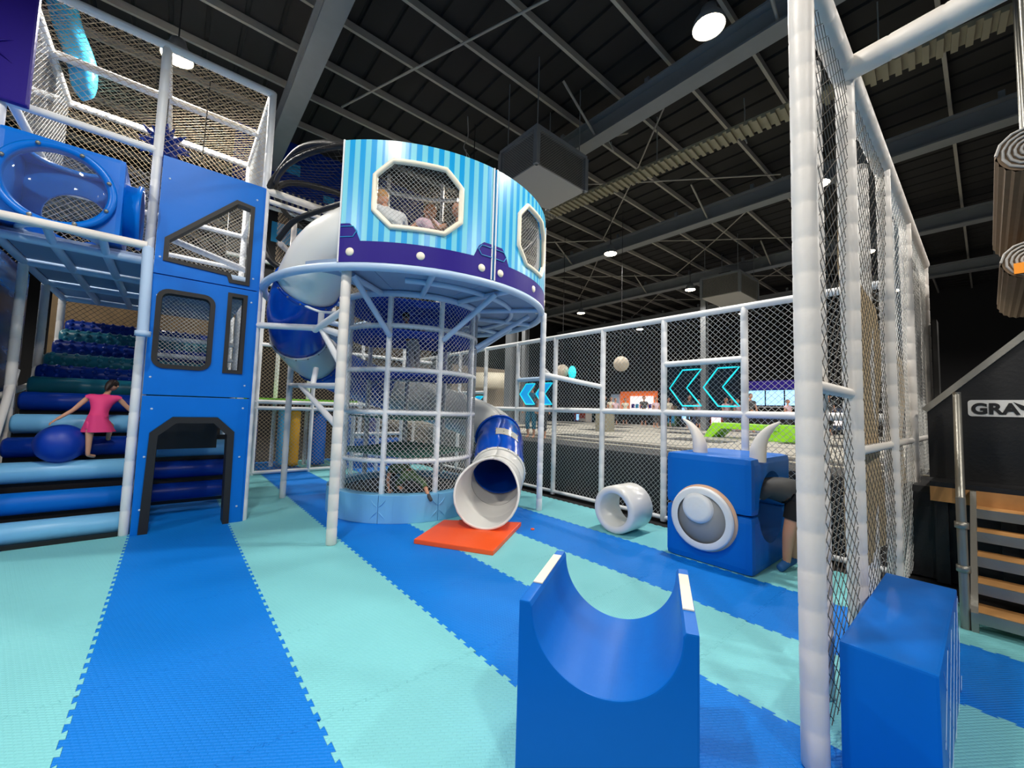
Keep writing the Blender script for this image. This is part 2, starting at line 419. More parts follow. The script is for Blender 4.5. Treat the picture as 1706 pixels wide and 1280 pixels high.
flat_net('net', (X0,Y0,ZT-0.03), (1,0,0), (0,1,0), X2-X0, 2*G, NETT, cf, 0.085)
flat_net('net', (X0-1.4,Y0,ZT-0.03), (1,0,0), (0,1,0), 1.4, 2*G, NETT, cf, 0.085)
flat_net('net', (X0,Y0+.05,4.9), (0,1,0), (0,0,1), 2*G, ZT-4.9, NETW, cf, 0.085)
# platform over the stairs: beams grid + boards
ZP = 3.42
for k in range(3): rail((X0-0.03, Y0+k*G, ZP), (X2, Y0+k*G, ZP), r=0.05, m=PALEB)
rail((X0-0.03, Y0+3*G, ZP), (X2, Y0+3*G, ZP), r=0.05, m=PALEB)
for x in (X0-0.03, X0+0.41, X0+0.84, X1): rail((x, 6.52, 3.50), (x, Y0, ZP), r=0.04, m=PALEB); rail((x, Y0, ZP), (x, Y0+3*G, ZP), r=0.045, m=PALEB)
for k in range(3):
    MB().box((X0, Y0+k*G+.06, ZP+.04), (X1-.02, Y0+(k+1)*G-.06, ZP+.10)).build('deck_board', DECKU, cf)
MB().box((X1+.05, Y0+.14, 3.36), (X2-.05, Y0+3*G, 3.42)).build('deck_board', DECKU, cf)
MB().box((X1+.05, Y0+G, 1.62), (X2-.05, Y0+3*G, 1.68)).build('deck_board', BLACK, cf)
# projecting rail and brackets under the cube tunnel
rail((X0-1.4, 6.5, 3.52), (X1, 6.5, 3.52), r=0.05, m=WHITEW)
rail((X0-1.4, Y0, 3.42), (X1, Y0, 3.42), r=0.045, m=PALEB)
pipe('post', (X1+0.01,6.5,3.5), (X1+0.03,6.5,2.45), 0.055, PALEB, cf)
MB().lathe([(0.0,0),(0.075,0),(0.075,0.06),(0.0,0.06)], (X1+0.03,6.5,2.42), n=16).build('end_cap', PALEB, cf)
pipe('rail', (X1,6.5,3.47), (X1,Y0,3.47), 0.045, PALEB, cf)
pipe('rail', (X1+.02,6.5,2.6), (X1,Y0,2.6), 0.035, PALEB, cf)
pipe('post', (X0-0.16,6.55,3.5), (X0-0.10,6.6,2.6), 0.055, PALEB, cf)
# interior rails seen through windows
for z in (2.45, 2.75, 1.75): rail((X1, Y0+2*G, z), (X2, Y0+2*G, z), r=0.04)
rail((X1, Y0+G, 4.2), (X2, Y0+G, 3.9), r=0.05); rail((X1, Y0+2*G, 4.25), (X2, Y0+2*G, 4.25), r=0.04)
# dark blue printed side wall left of stairs
SIDE = mat('blue_streak_print', (8,30,90), 0.25, var=0.0)
nt = SIDE.node_tree; b = nt.nodes['Principled BSDF']; tc = nt.nodes.new('ShaderNodeTexCoord'); mp = nt.nodes.new('ShaderNodeMapping'); mp.inputs['Scale'].default_value = (1, 0.6, 3.0)
nz = nt.nodes.new('ShaderNodeTexNoise'); nz.inputs['Scale'].default_value = 2.2; nz.inputs['Detail'].default_value = 5; cr = nt.nodes.new('ShaderNodeValToRGB')
cr.color_ramp.elements[0].position = 0.45; cr.color_ramp.elements[0].color = lin((6,24,70))+(1,); cr.color_ramp.elements[1].position = 0.75; cr.color_ramp.elements[1].color = lin((20,110,190))+(1,)
nt.links.new(tc.outputs['Object'], mp.inputs['Vector']); nt.links.new(mp.outputs['Vector'], nz.inputs['Vector']); nt.links.new(nz.outputs['Fac'], cr.inputs['Fac']); nt.links.new(cr.outputs['Color'], b.inputs['Base Color'])
sp = MB().box((X0-.28, Y0-0.2, 0), (X0-.20, Y0+2*G, 3.5)).build('side_panel', SIDE, cf, label='dark blue printed side panel with lighter streaks')
MB().tube([(X0-.14, Y0-.2, 1.45), (X0-.14, Y0+3*G, 1.95)], 0.045, n=10).build('handrail', WHITEW, cf)
for k, y in enumerate((Y0+0.9*G, Y0+1.9*G)):
    pipe('post', (X0-.02, y-0.55, 0.75+.5*k), (X0-.02, y+.25, 2.0+.3*k), 0.04, WHITEW, cf)
# back of the stairs: beige lit netted wall
BK = mat('tan_back_panel', (104,84,56), 0.8, var=0.35, vscale=5)
MB().box((X0-.3, Y0+3*G+.9, 1.5), (X2+.2, Y0+3*G+.98, 3.7)).build('back_panel', BK, cf)
flat_net('net', (X0,Y0+3*G,0.1), (1,0,0), (0,0,1), X2-X0, 3.3, NETD, cf, 0.09, 0.004)
# purple corner panel
pp = MB().box((-3.2, Y0-.12, 4.86), (-1.43, Y0-.04, 7.4)).build('corner_panel', PURPLE, bevel=0.02); tag(pp, 'dark purple padded panel at the top left corner of the cage', 'padded panel')
for (dx, dz) in ((.16,.12), (-.15,.13), (.17,-.14), (-.16,-.13)):
    MB().tube([(-1.74,Y0-.125,5.42), (-1.74+dx*.5,Y0-.13,5.42+dz*.55), (-1.74+dx,Y0-.12,5.42+dz)], [0.004,0.012,0.003], n=6).build('tuft_fold', PURPLE, pp)
MB().sphere((-1.74,Y0-.125,5.42), 0.02).build('tuft_button', PURPLE, pp)
for o in pp.children: o.matrix_parent_inverse = Matrix.Identity(4)
# light blue tube chute in the cage
ch = MB().tube(catmull([(-1.72,8.3,7.9), (-1.60,8.3,7.4), (-1.48,8.3,6.95), (-1.32,8.3,6.5), (-1.27,8.3,6.15), (-1.27,8.3,5.95)], 6), [0.16]*20+[0.15,0.15,0.14,0.14,0.13,0.12,0.11,0.09,0.07,0.045,0.02], n=16).build('hanging_pod', mat('sky_blue_plastic', (70,190,240), 0.25, var=0.1)); tag(ch, 'sky blue tapered plastic pod hanging in the netted cage', 'hanging pod')
# spiky dark blue roller
sk = thing('spiky_ball', 'dark blue spiky foam ball inside the netted cage', 'spiky ball', (-0.34, 8.0, 5.55))
MB().sphere((-0.34,8.0,5.55), 0.17, 14, 10).build('core', DBLUE, sk)
for k in range(22):
    z = 1-2*(k+.5)/22; a = k*2.4; rr = math.sqrt(1-z*z); d = Vector((rr*math.cos(a), rr*math.sin(a), z)); c = Vector((-0.34,8.0,5.55))
    MB().tube([c+d*.12, c+d*.33], [.06, .006], n=6).build('spike', DBLUE, sk)
MB().tube([(-.34,8.0,5.7), (-.34,8.0,ZT)], .006, n=5).build('rope', TRIM, sk)
rp = MB().tube([(0.12,Y0+.1,6.2), (0.10,Y0+.1,5.0)], 0.008, n=6).build('rope', TRIM); tag(rp, 'thin black rope hanging in front of the cage net', 'rope')
# ------------------------------------------------------------------ facade
fc = thing('facade_wall', 'tall blue padded facade with black framed windows and arched doorway', 'facade', (0.26, 6.8, 0))
FY = 6.80; FT = 0.10; PX0, PX1 = X1+.06, X2-.03
def rrect(x0, z0, x1, z1, r, n=5):
    out = []
    for (cx, cz, a0) in ((x1-r, z1-r, 0), (x0+r, z1-r, 90), (x0+r, z0+r, 180), (x1-r, z0+r, 270)):
        for k in range(n+1): a = rad(a0+90*k/n); out.append((cx+r*math.cos(a), cz+r*math.sin(a)))
    return out
def inset(poly, d):
    n = len(poly); A = sum(poly[i][0]*poly[(i+1) % n][1]-poly[(i+1) % n][0]*poly[i][1] for i in range(n)); s = 1 if A > 0 else -1; out = []
    for i in range(n):
        p0, p1, p2 = Vector(poly[i-1]), Vector(poly[i]), Vector(poly[(i+1) % n])
        d1 = (p1-p0).normalized(); d2 = (p2-p1).normalized(); n1 = Vector((-d1.y, d1.x))*s; n2 = Vector((-d2.y, d2.x))*s
        b = (n1+n2); L = b.length
        if L < 1e-6: out.append(tuple(p1+n1*d)); continue
        b /= L; out.append(tuple(p1+b*d/max(0.35, b.dot(n1))))
    return out
def trimmed(poly, wdt, par, glass=False):
    MB().prism([poly, inset(poly, wdt)], (0,FY-.02,0), (1,0,0), (0,0,1), (0,FT+.05,0)).build('window_frame', TRIM, par)
door_o = [(-0.22,0.0), (-0.19,1.25), (0.02,1.45), (0.49,1.45), (0.69,1.25), (0.70,0.0)]
door_i = [(-0.13,0.0), (-0.11,1.21), (0.06,1.37), (0.45,1.37), (0.61,1.21), (0.63,0.0)]
MB().prism([[(PX0,0)]+door_o+[(PX1,0),(PX1,1.715),(PX0,1.715)]], (0,FY,0), (1,0,0), (0,0,1), (0,FT,0)).build('panel', BLUE2, fc, bevel=0.008)
MB().prism([door_o+door_i[::-1]], (0,FY-.02,0), (1,0,0), (0,0,1), (0,FT+.2,0)).build('door_frame', TRIM, fc)
w1 = rrect(-0.24, 2.07, 0.37, 3.10, 0.13); w2 = [(0.50,2.06),(0.73,2.06),(0.73,3.19),(0.50,3.19)]
w3 = [(-0.21,3.46), (0.47,3.42), (0.50,3.33), (0.74,3.33), (0.74,4.50), (0.52,4.53), (-0.21,3.76)]
MB().prism([[(PX0,1.73),(PX1,1.73),(PX1,3.27),(PX0,3.27)], w1, w2], (0,FY,0), (1,0,0), (0,0,1), (0,FT,0)).build('panel', BLUE2, fc)
MB().prism([[(PX0,3.285),(PX1,3.285),(PX1,4.84),(PX0,4.84)], w3], (0,FY,0), (1,0,0), (0,0,1), (0,FT,0)).build('panel', BLUE2, fc)
trimmed(w1, 0.055, fc); trimmed(w2, 0.05, fc); trimmed(w3, 0.05, fc)
for (x, z) in ((PX0+.08,4.55),(PX1-.08,4.62),(PX0+.06,3.0),(PX1-.06,3.1),(PX0+.08,2.6),(PX0+.06,1.95),(PX1-.07,1.9),(PX0+.1,1.55),(PX1-.07,1.58),(PX0+.07,.95),(PX1-.07,.9),(PX0+.07,.3),(PX1-.06,.22),(PX1-.06,3.45),(PX0+.05,3.5)):
    MB().sphere((x, FY-.003, z), 0.014, 8, 6, (1,.5,1)).build('button', PALEB, fc)
flat_net('window_net', (PX0+.02,FY+.16,1.9), (1,0,0), (0,0,1), PX1-PX0, 2.9, NETW, fc, 0.05, 0.0022)
for (x, h) in ((PX1+.015, 4.84),):
    MB().box((x-.02, FY+.01, 0), (x+.01, FY+FT+.1, h)).build('edge_strip', BLUE2, fc)
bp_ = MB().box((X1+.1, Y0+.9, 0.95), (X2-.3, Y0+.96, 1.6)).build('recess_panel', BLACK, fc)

# ------------------------------------------------------------------ roller stairs
RS = thing('roller_stairs', 'stairs of blue and pale blue padded rollers climbing up at left', 'stairs', (-0.9, 7.0, 0))
RL = [(6.95,.14),(7.15,.43),(7.40,.75),(7.65,1.03),(7.9,1.31),(8.15,1.60),(8.5,1.82),(8.85,2.01),(9.25,2.22),(9.7,2.47),(10.1,2.70),(10.5,2.92)]
RC = [LBLUE, BLUE, LBLUE, DBLUE, LBLUE, DBLUE, TEALR, DBLUE, TEALR, DBLUE, TEALR, DBLUE]
for i, (y, z) in enumerate(RL):
    xa = -2.3 if i < 3 else X0+.04; xb = X1-.03 if i < 6 else X2-.1; r = .125
    if y+r > 8.0 and xb < 0: xb = X1-.06
    mb = MB().lathe([(0,0),(r*.8,0),(r,.03),(r,xb-xa-.03),(r*.8,xb-xa),(0,xb-xa)], (xa,y+.06,z), (1,0,0), n=24)
    ro = mb.build('roller', RC[i], RS)
    if i >= 7:
        s = MB()
        for k in range(int((xb-xa)/.13)):
            for a in (-60, -20, 20, 60):
                aa = rad(a); s.sphere((xa+.08+.13*k, y+.06-math.cos(aa)*r*.95, z+math.sin(aa)*r*.95), .035, 8, 5)
        s.build('bumps', RC[i], ro, kind='stuff')
    y2, z2 = RL[min(i+1, 11)]
    MB().box((xa, y+.10, max(0.0, z-.34)), (xb, y+.17, z-.02)).build('riser', BLACK, RS)
MB().box((-2.3, 6.85, 0.0), (X1-.05, 6.9, .05)).build('kick_board', BLACK, RS)
# lower rollers seen through doorway
for i, (y, z, m) in enumerate(((8.15,.92,LBLUE),(8.0,.62,DBLUE),(7.95,.30,DBLUE))):
    MB().lathe([(0,0),(.1,0),(.13,.03),(.13,1.02),(.1,1.05),(0,1.05)], (X1+.07,y,z), (1,0,0), n=20).build('roller', m, RS)
    MB().box((X1+.08, y+.1, z-.2), (X2-.1, y+.14, z+.2)).build('riser', BLACK, RS)
# ball
bl = MB().sphere((-1.02,7.44,1.09), 0.235, 28, 18).build('play_ball', mat('blue_ball_rubber', (0,55,165), 0.45)); tag(bl, 'large dark blue ball resting on the roller stairs under the girl', 'ball')

# ------------------------------------------------------------------ cube tunnel
ct = thing('cube_tunnel', 'blue moulded crawl cube with round clear domes at upper left', 'crawl cube', (-1.1, 6.95, 3.4))
ca = (-1.58, 6.60, 3.56); cz = (-0.60, 7.42, 4.52)
def boolean(o, cutters):
    for c in cutters:
        md = o.modifiers.new('b', 'BOOLEAN'); md.operation = 'DIFFERENCE'; md.object = c; md.solver = 'EXACT'
    dg = bpy.context.evaluated_depsgraph_get(); me = D.meshes.new_from_object(o.evaluated_get(dg)); o.modifiers.clear(); o.data = me
    for c in cutters: D.objects.remove(c)
cube = MB().box(ca, cz).build('shell', PLAST_CUBE, None, bevel=0.05)
cutm = MB().box((ca[0]+.05, ca[1]+.05, ca[2]+.05), (cz[0]-.05, cz[1]-.05, cz[2]-.05)).build('cut', None)
def cyl(c, ax, r, L): return MB().lathe([(0,0),(r,0),(r,L),(0,L)], c, ax, n=48).build('cut', None)
CC = (-1.12, 6.58, 3.99)
boolean(cube, [cutm, cyl((CC[0],6.4,CC[2]),(0,1,0),.40,.4), cyl((-.9,7.0,CC[2]),(1,0,0),.36,.5), cyl((CC[0],7.0,4.3),(0,0,1),.33,.5), cyl((CC[0],7.0,3.4),(0,0,1),.34,.5), cyl((CC[0]+.05,7.25,3.93),(0,1,0),.30,.4)])
cube.name = 'shell'; cube.parent = ct; cube.matrix_parent_inverse = Matrix.Translation(ct.location).inverted()
MB().lathe([(.40,0),(.46,0),(.475,-.02),(.475,-.05),(.45,-.07),(.40,-.05),(.385,0)], (CC[0],6.58,CC[2]), (0,1,0), n=48, closed=True).build('rim', PLAST_CUBE, ct)
def dome(r, h): return [(r*math.cos(a), h*math.sin(a)) for a in [PI/2*k/8 for k in range(9)]]
MB().lathe(dome(.40,.10), (CC[0],6.53,CC[2]), (0,-1,0), n=40).build('dome', CLEAR, ct, label='clear domed front window')
MB().lathe([(.355,0),(.37,0),(.37,.10),(.40,.11),(.40,.15),(.355,.15)], (cz[0],7.0,CC[2]), (1,0,0), n=40).build('collar', PLAST_CUBE, ct)
MB().lathe(dome(.37,.22), (cz[0]+.15,7.0,CC[2]), (1,0,0), n=40).build('dome', CLEAR, ct, label='clear bubble dome on the right side')
MB().lathe(dome(.33,.10), (CC[0],7.0,4.45), (0,0,1), n=32).build('dome', CLEAR, ct)
MB().lathe([(.30,0),(.36,0),(.36,.04),(.30,.04)], (CC[0],7.0,3.53), (0,0,1), n=40, closed=True).build('bottom_ring', PALEB, ct)
for k in range(8):
    a = rad(22+45*k); MB().sphere((CC[0]+.43*math.cos(a), 6.505, CC[2]+.43*math.sin(a)), .022, 8, 6).build('bolt', STEEL, ct)
# neighbouring crawl block left out of frame edge
MB().box((-2.3,6.62,3.45),(-1.6,7.38,4.45)).build('neighbour_block', PLAST_CUBE, ct, bevel=.05)

# ------------------------------------------------------------------ drum tower
DC = Vector((3.18, 6.56, 0)); DR = 2.28
def pc(r, deg, z): return Vector((DC.x+r*math.cos(rad(deg)), DC.y+r*math.sin(rad(deg)), z))
def arc(r, a0, a1, z, n=None):
    n = n or max(2, int(abs(a1-a0)/5)); return [pc(r, a0+(a1-a0)*k/n, z) for k in range(n+1)]
dt = thing('drum_tower', 'round pale blue platform of pipes carrying the striped drum room', 'play tower', (DC.x, DC.y, 0))
P1 = Vector((1.56,5.12,0)); P2 = Vector((4.83,4.93,0)); P3 = Vector((1.60,8.11,0)); P4 = Vector((4.8,8.2,0))
pipe('post', P1, P1+Vector((-.0,0,3.36)), .06, WHITEW, dt, crease=.004, step=.2)
pipe('post', P2, P2+Vector((0,0,3.36)), .05, WHITE, dt, crease=.004, step=.2)
pipe('post', P3, P3+Vector((0,0,2.5)), .05, WHITE, dt, crease=.004, step=.3)
pipe('post', P4, P4+Vector((0,0,3.36)), .05, WHITE, dt)
MB().tube([pc(DR,a,3.36) for a in range(0,360,5)], .055, n=12, closed=True).build('ring_pipe', PALEB, dt)
MB().tube([pc(1.15,a,3.36) for a in range(0,360,8)], .05, n=12, closed=True).build('ring_pipe', PALEB, dt)
MB().tube([pc(1.75,a,3.38) for a in range(240,425,6)], .04, n=10).build('ring_pipe', PALEB, dt)
for a in range(10, 370, 30): pipe('joist', pc(1.15,a,3.36), pc(DR,a,3.36), .04, PALEB, dt)
for k in range(12):
    a0 = 208+21.25*k; mb = MB()
    if a0 > 440: break
    n = 5; lo = [pc(1.12,a0+21*i/n,3.41) for i in range(n+1)]; hi = [pc(DR,a0+21*i/n,3.41) for i in range(n+1)]
    v = lo+hi+[p+Vector((0,0,.05)) for p in lo+hi]; m_ = n+1; f = []
    for i in range(n): f += [(i,i+1,m_+i+1,m_+i), (2*m_+i,2*m_+m_+i,2*m_+m_+i+1,2*m_+i+1), (i,2*m_+i,2*m_+i+1,i+1), (m_+i,m_+i+1,3*m_+i+1,3*m_+i)]
    f += [(0,m_,3*m_,2*m_), (n,2*m_+n,3*m_+n,m_+n)]
    mb.add(v, f).build('deck_panel', DECKU, dt)
for (a, b) in ((228,222), (268,278), (310,318), (350,352), (30,30), (147,150)):
    pipe('brace', pc(1.17,a,2.72), pc(2.05,b,3.33), .04, PALEB, dt)
rail((X2,Y0,2.80), (1.52,5.9,2.72), dt, .045); rail((1.52,5.9,2.72), P1+Vector((0,0,2.53)), dt, .045)
rail((1.45,6.0,2.70), P1+Vector((0,0,2.85)), dt, .045); rail((1.50,5.9,2.72), P1+Vector((0,0,2.15)), dt, .04)
pipe('stanchion', (1.50,5.93,2.72), (1.52,6.0,2.95), .04, WHITE, dt)
MB().tube(catmull([(1.27,6.1,3.06),(1.40,6.02,2.99),(1.52,5.97,2.96),(1.68,5.90,2.97),(1.80,5.86,3.02)],4), .018, n=8).build('cradle', WHITE, dt)
rail(P3+Vector((0,0,2.0)), P1+Vector((0,0,1.9)), dt, .04); rail(lerp(P3+Vector((0,0,1.98)), P1+Vector((0,0,1.9)), .3), P1+Vector((0,0,1.4)), dt, .04)
q_ = lerp(P3+Vector((0,0,1.98)), P1+Vector((0,0,1.9)), .55); pipe('stanchion', q_, q_+Vector((.06,.1,.28)), .04, WHITE, dt)
# fence bracket rails
rail(P2+Vector((0,0,2.30)), (6.0,4.55,2.14), dt, .045); rail(P2+Vector((0,0,2.40)), (5.98,5.75,2.32), dt, .04)
# ---- striped drum wall
ANG = mat('striped_print', (90,190,230), 0.3)
nt = ANG.node_tree; b = nt.nodes['Principled BSDF']; tc = nt.nodes.new('ShaderNodeTexCoord'); sx = nt.nodes.new('ShaderNodeSeparateXYZ')
nt.links.new(tc.outputs['Object'], sx.inputs[0]); at = nt.nodes.new('ShaderNodeMath'); at.operation = 'ARCTAN2'; nt.links.new(sx.outputs['Y'], at.inputs[0]); nt.links.new(sx.outputs['X'], at.inputs[1])
mu = nt.nodes.new('ShaderNodeMath'); mu.operation = 'MULTIPLY'; mu.inputs[1].default_value = DR/0.135; nt.links.new(at.outputs[0], mu.inputs[0])
frn = nt.nodes.new('ShaderNodeMath'); frn.operation = 'FRACT'; nt.links.new(mu.outputs[0], frn.inputs[0])
gt = nt.nodes.new('ShaderNodeMath'); gt.operation = 'GREATER_THAN'; gt.inputs[1].default_value = 0.5; nt.links.new(frn.outputs[0], gt.inputs[0])
mx = nt.nodes.new('ShaderNodeMix'); mx.data_type = 'RGBA'; mx.inputs['A'].default_value = lin((120,208,228))+(1,); mx.inputs['B'].default_value = lin((18,160,225))+(1,)
nt.links.new(gt.outputs[0], mx.inputs['Factor']); nt.links.new(mx.outputs['Result'], b.inputs['Base Color'])
drum = thing('striped_drum_room', 'curved drum wall with sky blue stripes, purple band and octagonal windows', 'drum room', (DC.x, DC.y, 3.4))
Z0, Z1 = 3.40, 4.95
def oct_hole(ac, aw, zc, zh, cut):   # angle half width deg, z half height ; returns polygon (angle,z)
    ca_, cz_ = cut
    return [(ac-aw, zc-zh+cz_), (ac-aw+ca_, zc-zh), (ac+aw-ca_, zc-zh), (ac+aw, zc-zh+cz_), (ac+aw, zc+zh-cz_), (ac+aw-ca_, zc+zh), (ac-aw+ca_, zc+zh), (ac-aw, zc+zh-cz_)]
def hole_z(poly, a):
    zs = []
    for i in range(len(poly)):
        (a0, z0), (a1, z1) = poly[i], poly[(i+1) % len(poly)]
        if abs(a1-a0) < 1e-9:
            if abs(a-a0) < 1e-6: zs += [z0, z1]
        elif min(a0,a1)-1e-6 <= a <= max(a0,a1)+1e-6: zs.append(z0+(z1-z0)*(a-a0)/(a1-a0))
    return (min(zs), max(zs)) if zs else None
def curved(mb, R0, R1, cols, zl, zh):
    n = len(cols); v = []
    for a, lo, hi in zip(cols, zl, zh): v += [pc(R0,a,lo), pc(R0,a,hi), pc(R1,a,lo), pc(R1,a,hi)]
    f = []
    for i in range(n-1):
        p = 4*i; q = p+4
        f += [(p,q,q+1,p+1), (p+2,p+3,q+3,q+2), (p+1,q+1,q+3,p+3), (p,p+2,q+2,q)]
    f += [(0,1,3,2), (4*n-4,4*n-2,4*n-1,4*n-3)]
    mb.add(v, f)
def drum_panel(a0, a1, hole):
    mb = MB(); ha0 = min(p[0] for p in hole); ha1 = max(p[0] for p in hole); Ri, Ro = DR-.02, DR+.035
    def cols(x0, x1, extra=()):
        c = sorted(set([x0, x1]+[x0+(x1-x0)*k/max(1, int((x1-x0)/2.5)+1) for k in range(int((x1-x0)/2.5)+2)]+[e for e in extra if x0 <= e <= x1])); return c
    c = cols(a0, ha0); curved(mb, Ri, Ro, c, [Z0]*len(c), [Z1]*len(c))
    c = cols(ha0, ha1, [p[0] for p in hole]); hz = [hole_z(hole, a) for a in c]
    curved(mb, Ri, Ro, c, [Z0]*len(c), [h[0] for h in hz]); curved(mb, Ri, Ro, c, [h[1] for h in hz], [Z1]*len(c))
    c = cols(ha1, a1); curved(mb, Ri, Ro, c, [Z0]*len(c), [Z1]*len(c))
    mb.v = [(x-DC.x, y-DC.y, z) for (x, y, z) in mb.v]
    o = mb.build('drum_panel', ANG, drum); o.matrix_parent_inverse = Matrix.Translation((0,0,-3.4)); return o
H1 = oct_hole(244.3, 13.2, 4.27, .42, (5.2,.20)); H2 = oct_hole(294, 12, 4.27, .45, (5.0,.22))
drum_panel(220.5, 269.7, H1); drum_panel(270.3, 319, H2)
for H in (H1, H2):
    pts = []
    for i in range(8):
        (a0,z0),(a1,z1) = H[i], H[(i+1) % 8]; n = 6
        for k in range(n): pts.append(pc(DR+.04, a0+(a1-a0)*k/n, z0+(z1-z0)*k/n))
    MB().tube(pts, .035, n=8, closed=True).build('window_frame', CREAM, drum)
def band(a0, a1, zl, zh, Rr, m, nm, parent, th=.006):
    mb = MB(); n = max(2, int((a1-a0)/2)+1); c = [a0+(a1-a0)*k/n for k in range(n+1)]
    curved(mb, Rr, Rr+th, c, [zl(a) if callable(zl) else zl for a in c], [zh(a) if callable(zh) else zh for a in c]); return mb.build(nm, m, parent)
band(220.5, 269.7, 3.40, 3.66, DR+.036, PURPLE, 'purple_band', drum); band(270.3, 319, 3.40, 3.66, DR+.036, PURPLE, 'purple_band', drum)
for (c0, c1) in ((220.5, 227.5), (262.5, 269.7), (270.3, 277.0)):
    def top(a, c0=c0, c1=c1):
        if c0 < 225: return 3.66 + .22*min(1, (c1-a)/2.5)
        if c1 < 270: return 3.66 + .22*min(1, (a-c0)/2.5)
        return 3.66 + .22*min(1, (c1-a)/2.5)
    band(c0, c1, 3.655, top, DR+.037, PURPLE, 'badge_patch', drum)
for (a0, a1) in ((221.3,226.3), (264.0,269.2), (270.8,275.6)):
    if a0 < 225: P = [(a0,3.84),(a1-1,3.84),(a1,3.78),(a1-1,3.71),(a0,3.71)]
    elif a0 < 270: P = [(a1,3.83),(a0+1.2,3.83),(a0,3.77),(a0+1.2,3.70),(a1,3.70)]
    else: P = [(a0,3.83),(a1-1.2,3.83),(a1,3.77),(a1-1.2,3.70),(a0,3.70)]
    pts = []
    for i in range(len(P)-1):
        for k in range(3): pts.append(pc(DR+.048, P[i][0]+(P[i+1][0]-P[i][0])*k/3, P[i][1]+(P[i+1][1]-P[i][1])*k/3))
    pts.append(pc(DR+.048, *P[-1])); MB().tube(pts, .006, n=5).build('badge_outline', CYANP, drum)
for a in (224.5, 245.5, 265.5, 273.2, 293.5, 314):
    d = pc(1, a, 0)-pc(0, a, 0); MB().lathe([(0,.012),(.045,.012),(.052,0),(.052,-.01)], pc(DR+.042, a, 3.525), d, n=20).build('cream_dot', CREAM, drum)
for a in (220.8, 269.3, 270.7, 318.6):
    MB().tube([pc(DR+.04,a,3.4), pc(DR+.04,a,4.95)], .012, n=6).build('edge_piping', WHITE, drum)
dn = thing('drum_netting', 'netted pipe cage closing the back and roof of the drum room', 'netting', (DC.x, DC.y, 3.45))
MB().tube([pc(DR-.06,a,4.95) for a in range(0,360,6)], .035, n=8, closed=True).build('top_ring', TRIM, dn)
MB().tube([pc(DR-.06,a,4.35) for a in range(-40,156,6)], .05, n=10).build('rail', WHITEW, dn)
for a in (-40, -10, 20, 50, 80, 110, 140): pipe('post', pc(DR-.06,a,3.4), pc(DR-.06,a,4.95), .045, WHITEW, dn)
net_mb(lambda u, v: pc(DR-.02, -42+math.degrees(u/(DR-.02)), 3.45+v), rad(196)*(DR-.02), 1.5, .085, .003, seg=40).build('net', NETT, dn, fixn=False)
# taller back part of the cage seen through the drum window
MB().tube([pc(DR-.06,a,6.62) for a in range(40,101,6)], .05, n=10).build('rail', WHITEW, dn)
for a in (50, 82): pipe('post', pc(DR-.06,a,4.95), pc(DR-.06,a,7.0), .045, WHITEW, dn)
net_mb(lambda u, v: pc(DR-.02, 40+math.degrees(u/(DR-.02)), 4.95+v), rad(58)*(DR-.02), 2.0, .085, .003, seg=16).build('net', NETT, dn, fixn=False)
# crumpled top net
net_mb(lambda u, v: Vector((DC.x-DR+u, DC.y-DR+v, 4.96+.06*math.sin(3*u)*math.cos(2.3*v))) if (u-DR)**2+(v-DR)**2 < DR*DR else pc(DR, math.degrees(math.atan2(v-DR, u-DR)), 4.96), 2*DR, 2*DR, .11, .003, seg=24).build('net', NETD, dn, fixn=False)
net_mb(lambda u, v: Vector((DC.x+.3+u, DC.y-1.9+v*.9, 5.0+.16*math.sin(u*2.2)*math.sin(v*3))), 1.4, 1.0, .07, .004, seg=10).build('loose_net', NETD, dn, fixn=False)
# window netting close behind openings
for H in (H1, H2):
    a0 = min(p[0] for p in H); a1 = max(p[0] for p in H)
    net_mb(lambda u, v, a0=a0: pc(DR-.03, a0+math.degrees(u/(DR-.03)), 3.85+v), rad(a1-a0)*(DR-.03), .86, .06, .0022, seg=10).build('window_net', NETW, dn, fixn=False)
# arched black pipes from the frame to the drum
br = thing('bridge_arches', 'black curved pipes arching from climbing frame post to the drum', 'arch', (0.95, Y0, 4.85))
MB().tube(catmull([(X2+.02,Y0,4.86), (1.0,6.7,5.10), (1.15,6.2,5.27), (1.35,5.7,5.20), (1.53,5.25,5.0)],8), .05, n=10).build('arch', BLACK, br)
MB().tube(catmull([(X2+.05,Y0+.1,4.86), (1.15,7.0,5.12), (1.5,7.0,5.22), (1.9,6.9,5.2), (2.3,6.8,5.05)],8), .045, n=10).build('arch', BLACK, br)
MB().tube(catmull([(X2+.05,Y0+.4,4.2), (1.0,7.0,3.85), (1.2,6.9,3.7)],8), .045, n=10).build('arch', BLACK, br)
MB().tube(catmull([(1.05,6.75,4.1), (1.2,6.5,4.35), (1.45,6.1,4.45), (1.62,5.5,4.4)],8), .04, n=10).build('arch', BLACK, br)
rail((X2,Y0,4.84), (2.6,Y0,4.80), br, .055, WHITEW); rail((X2,Y0+.02,4.70), (2.6,Y0+.02,4.66), br, .035, WHITEW)
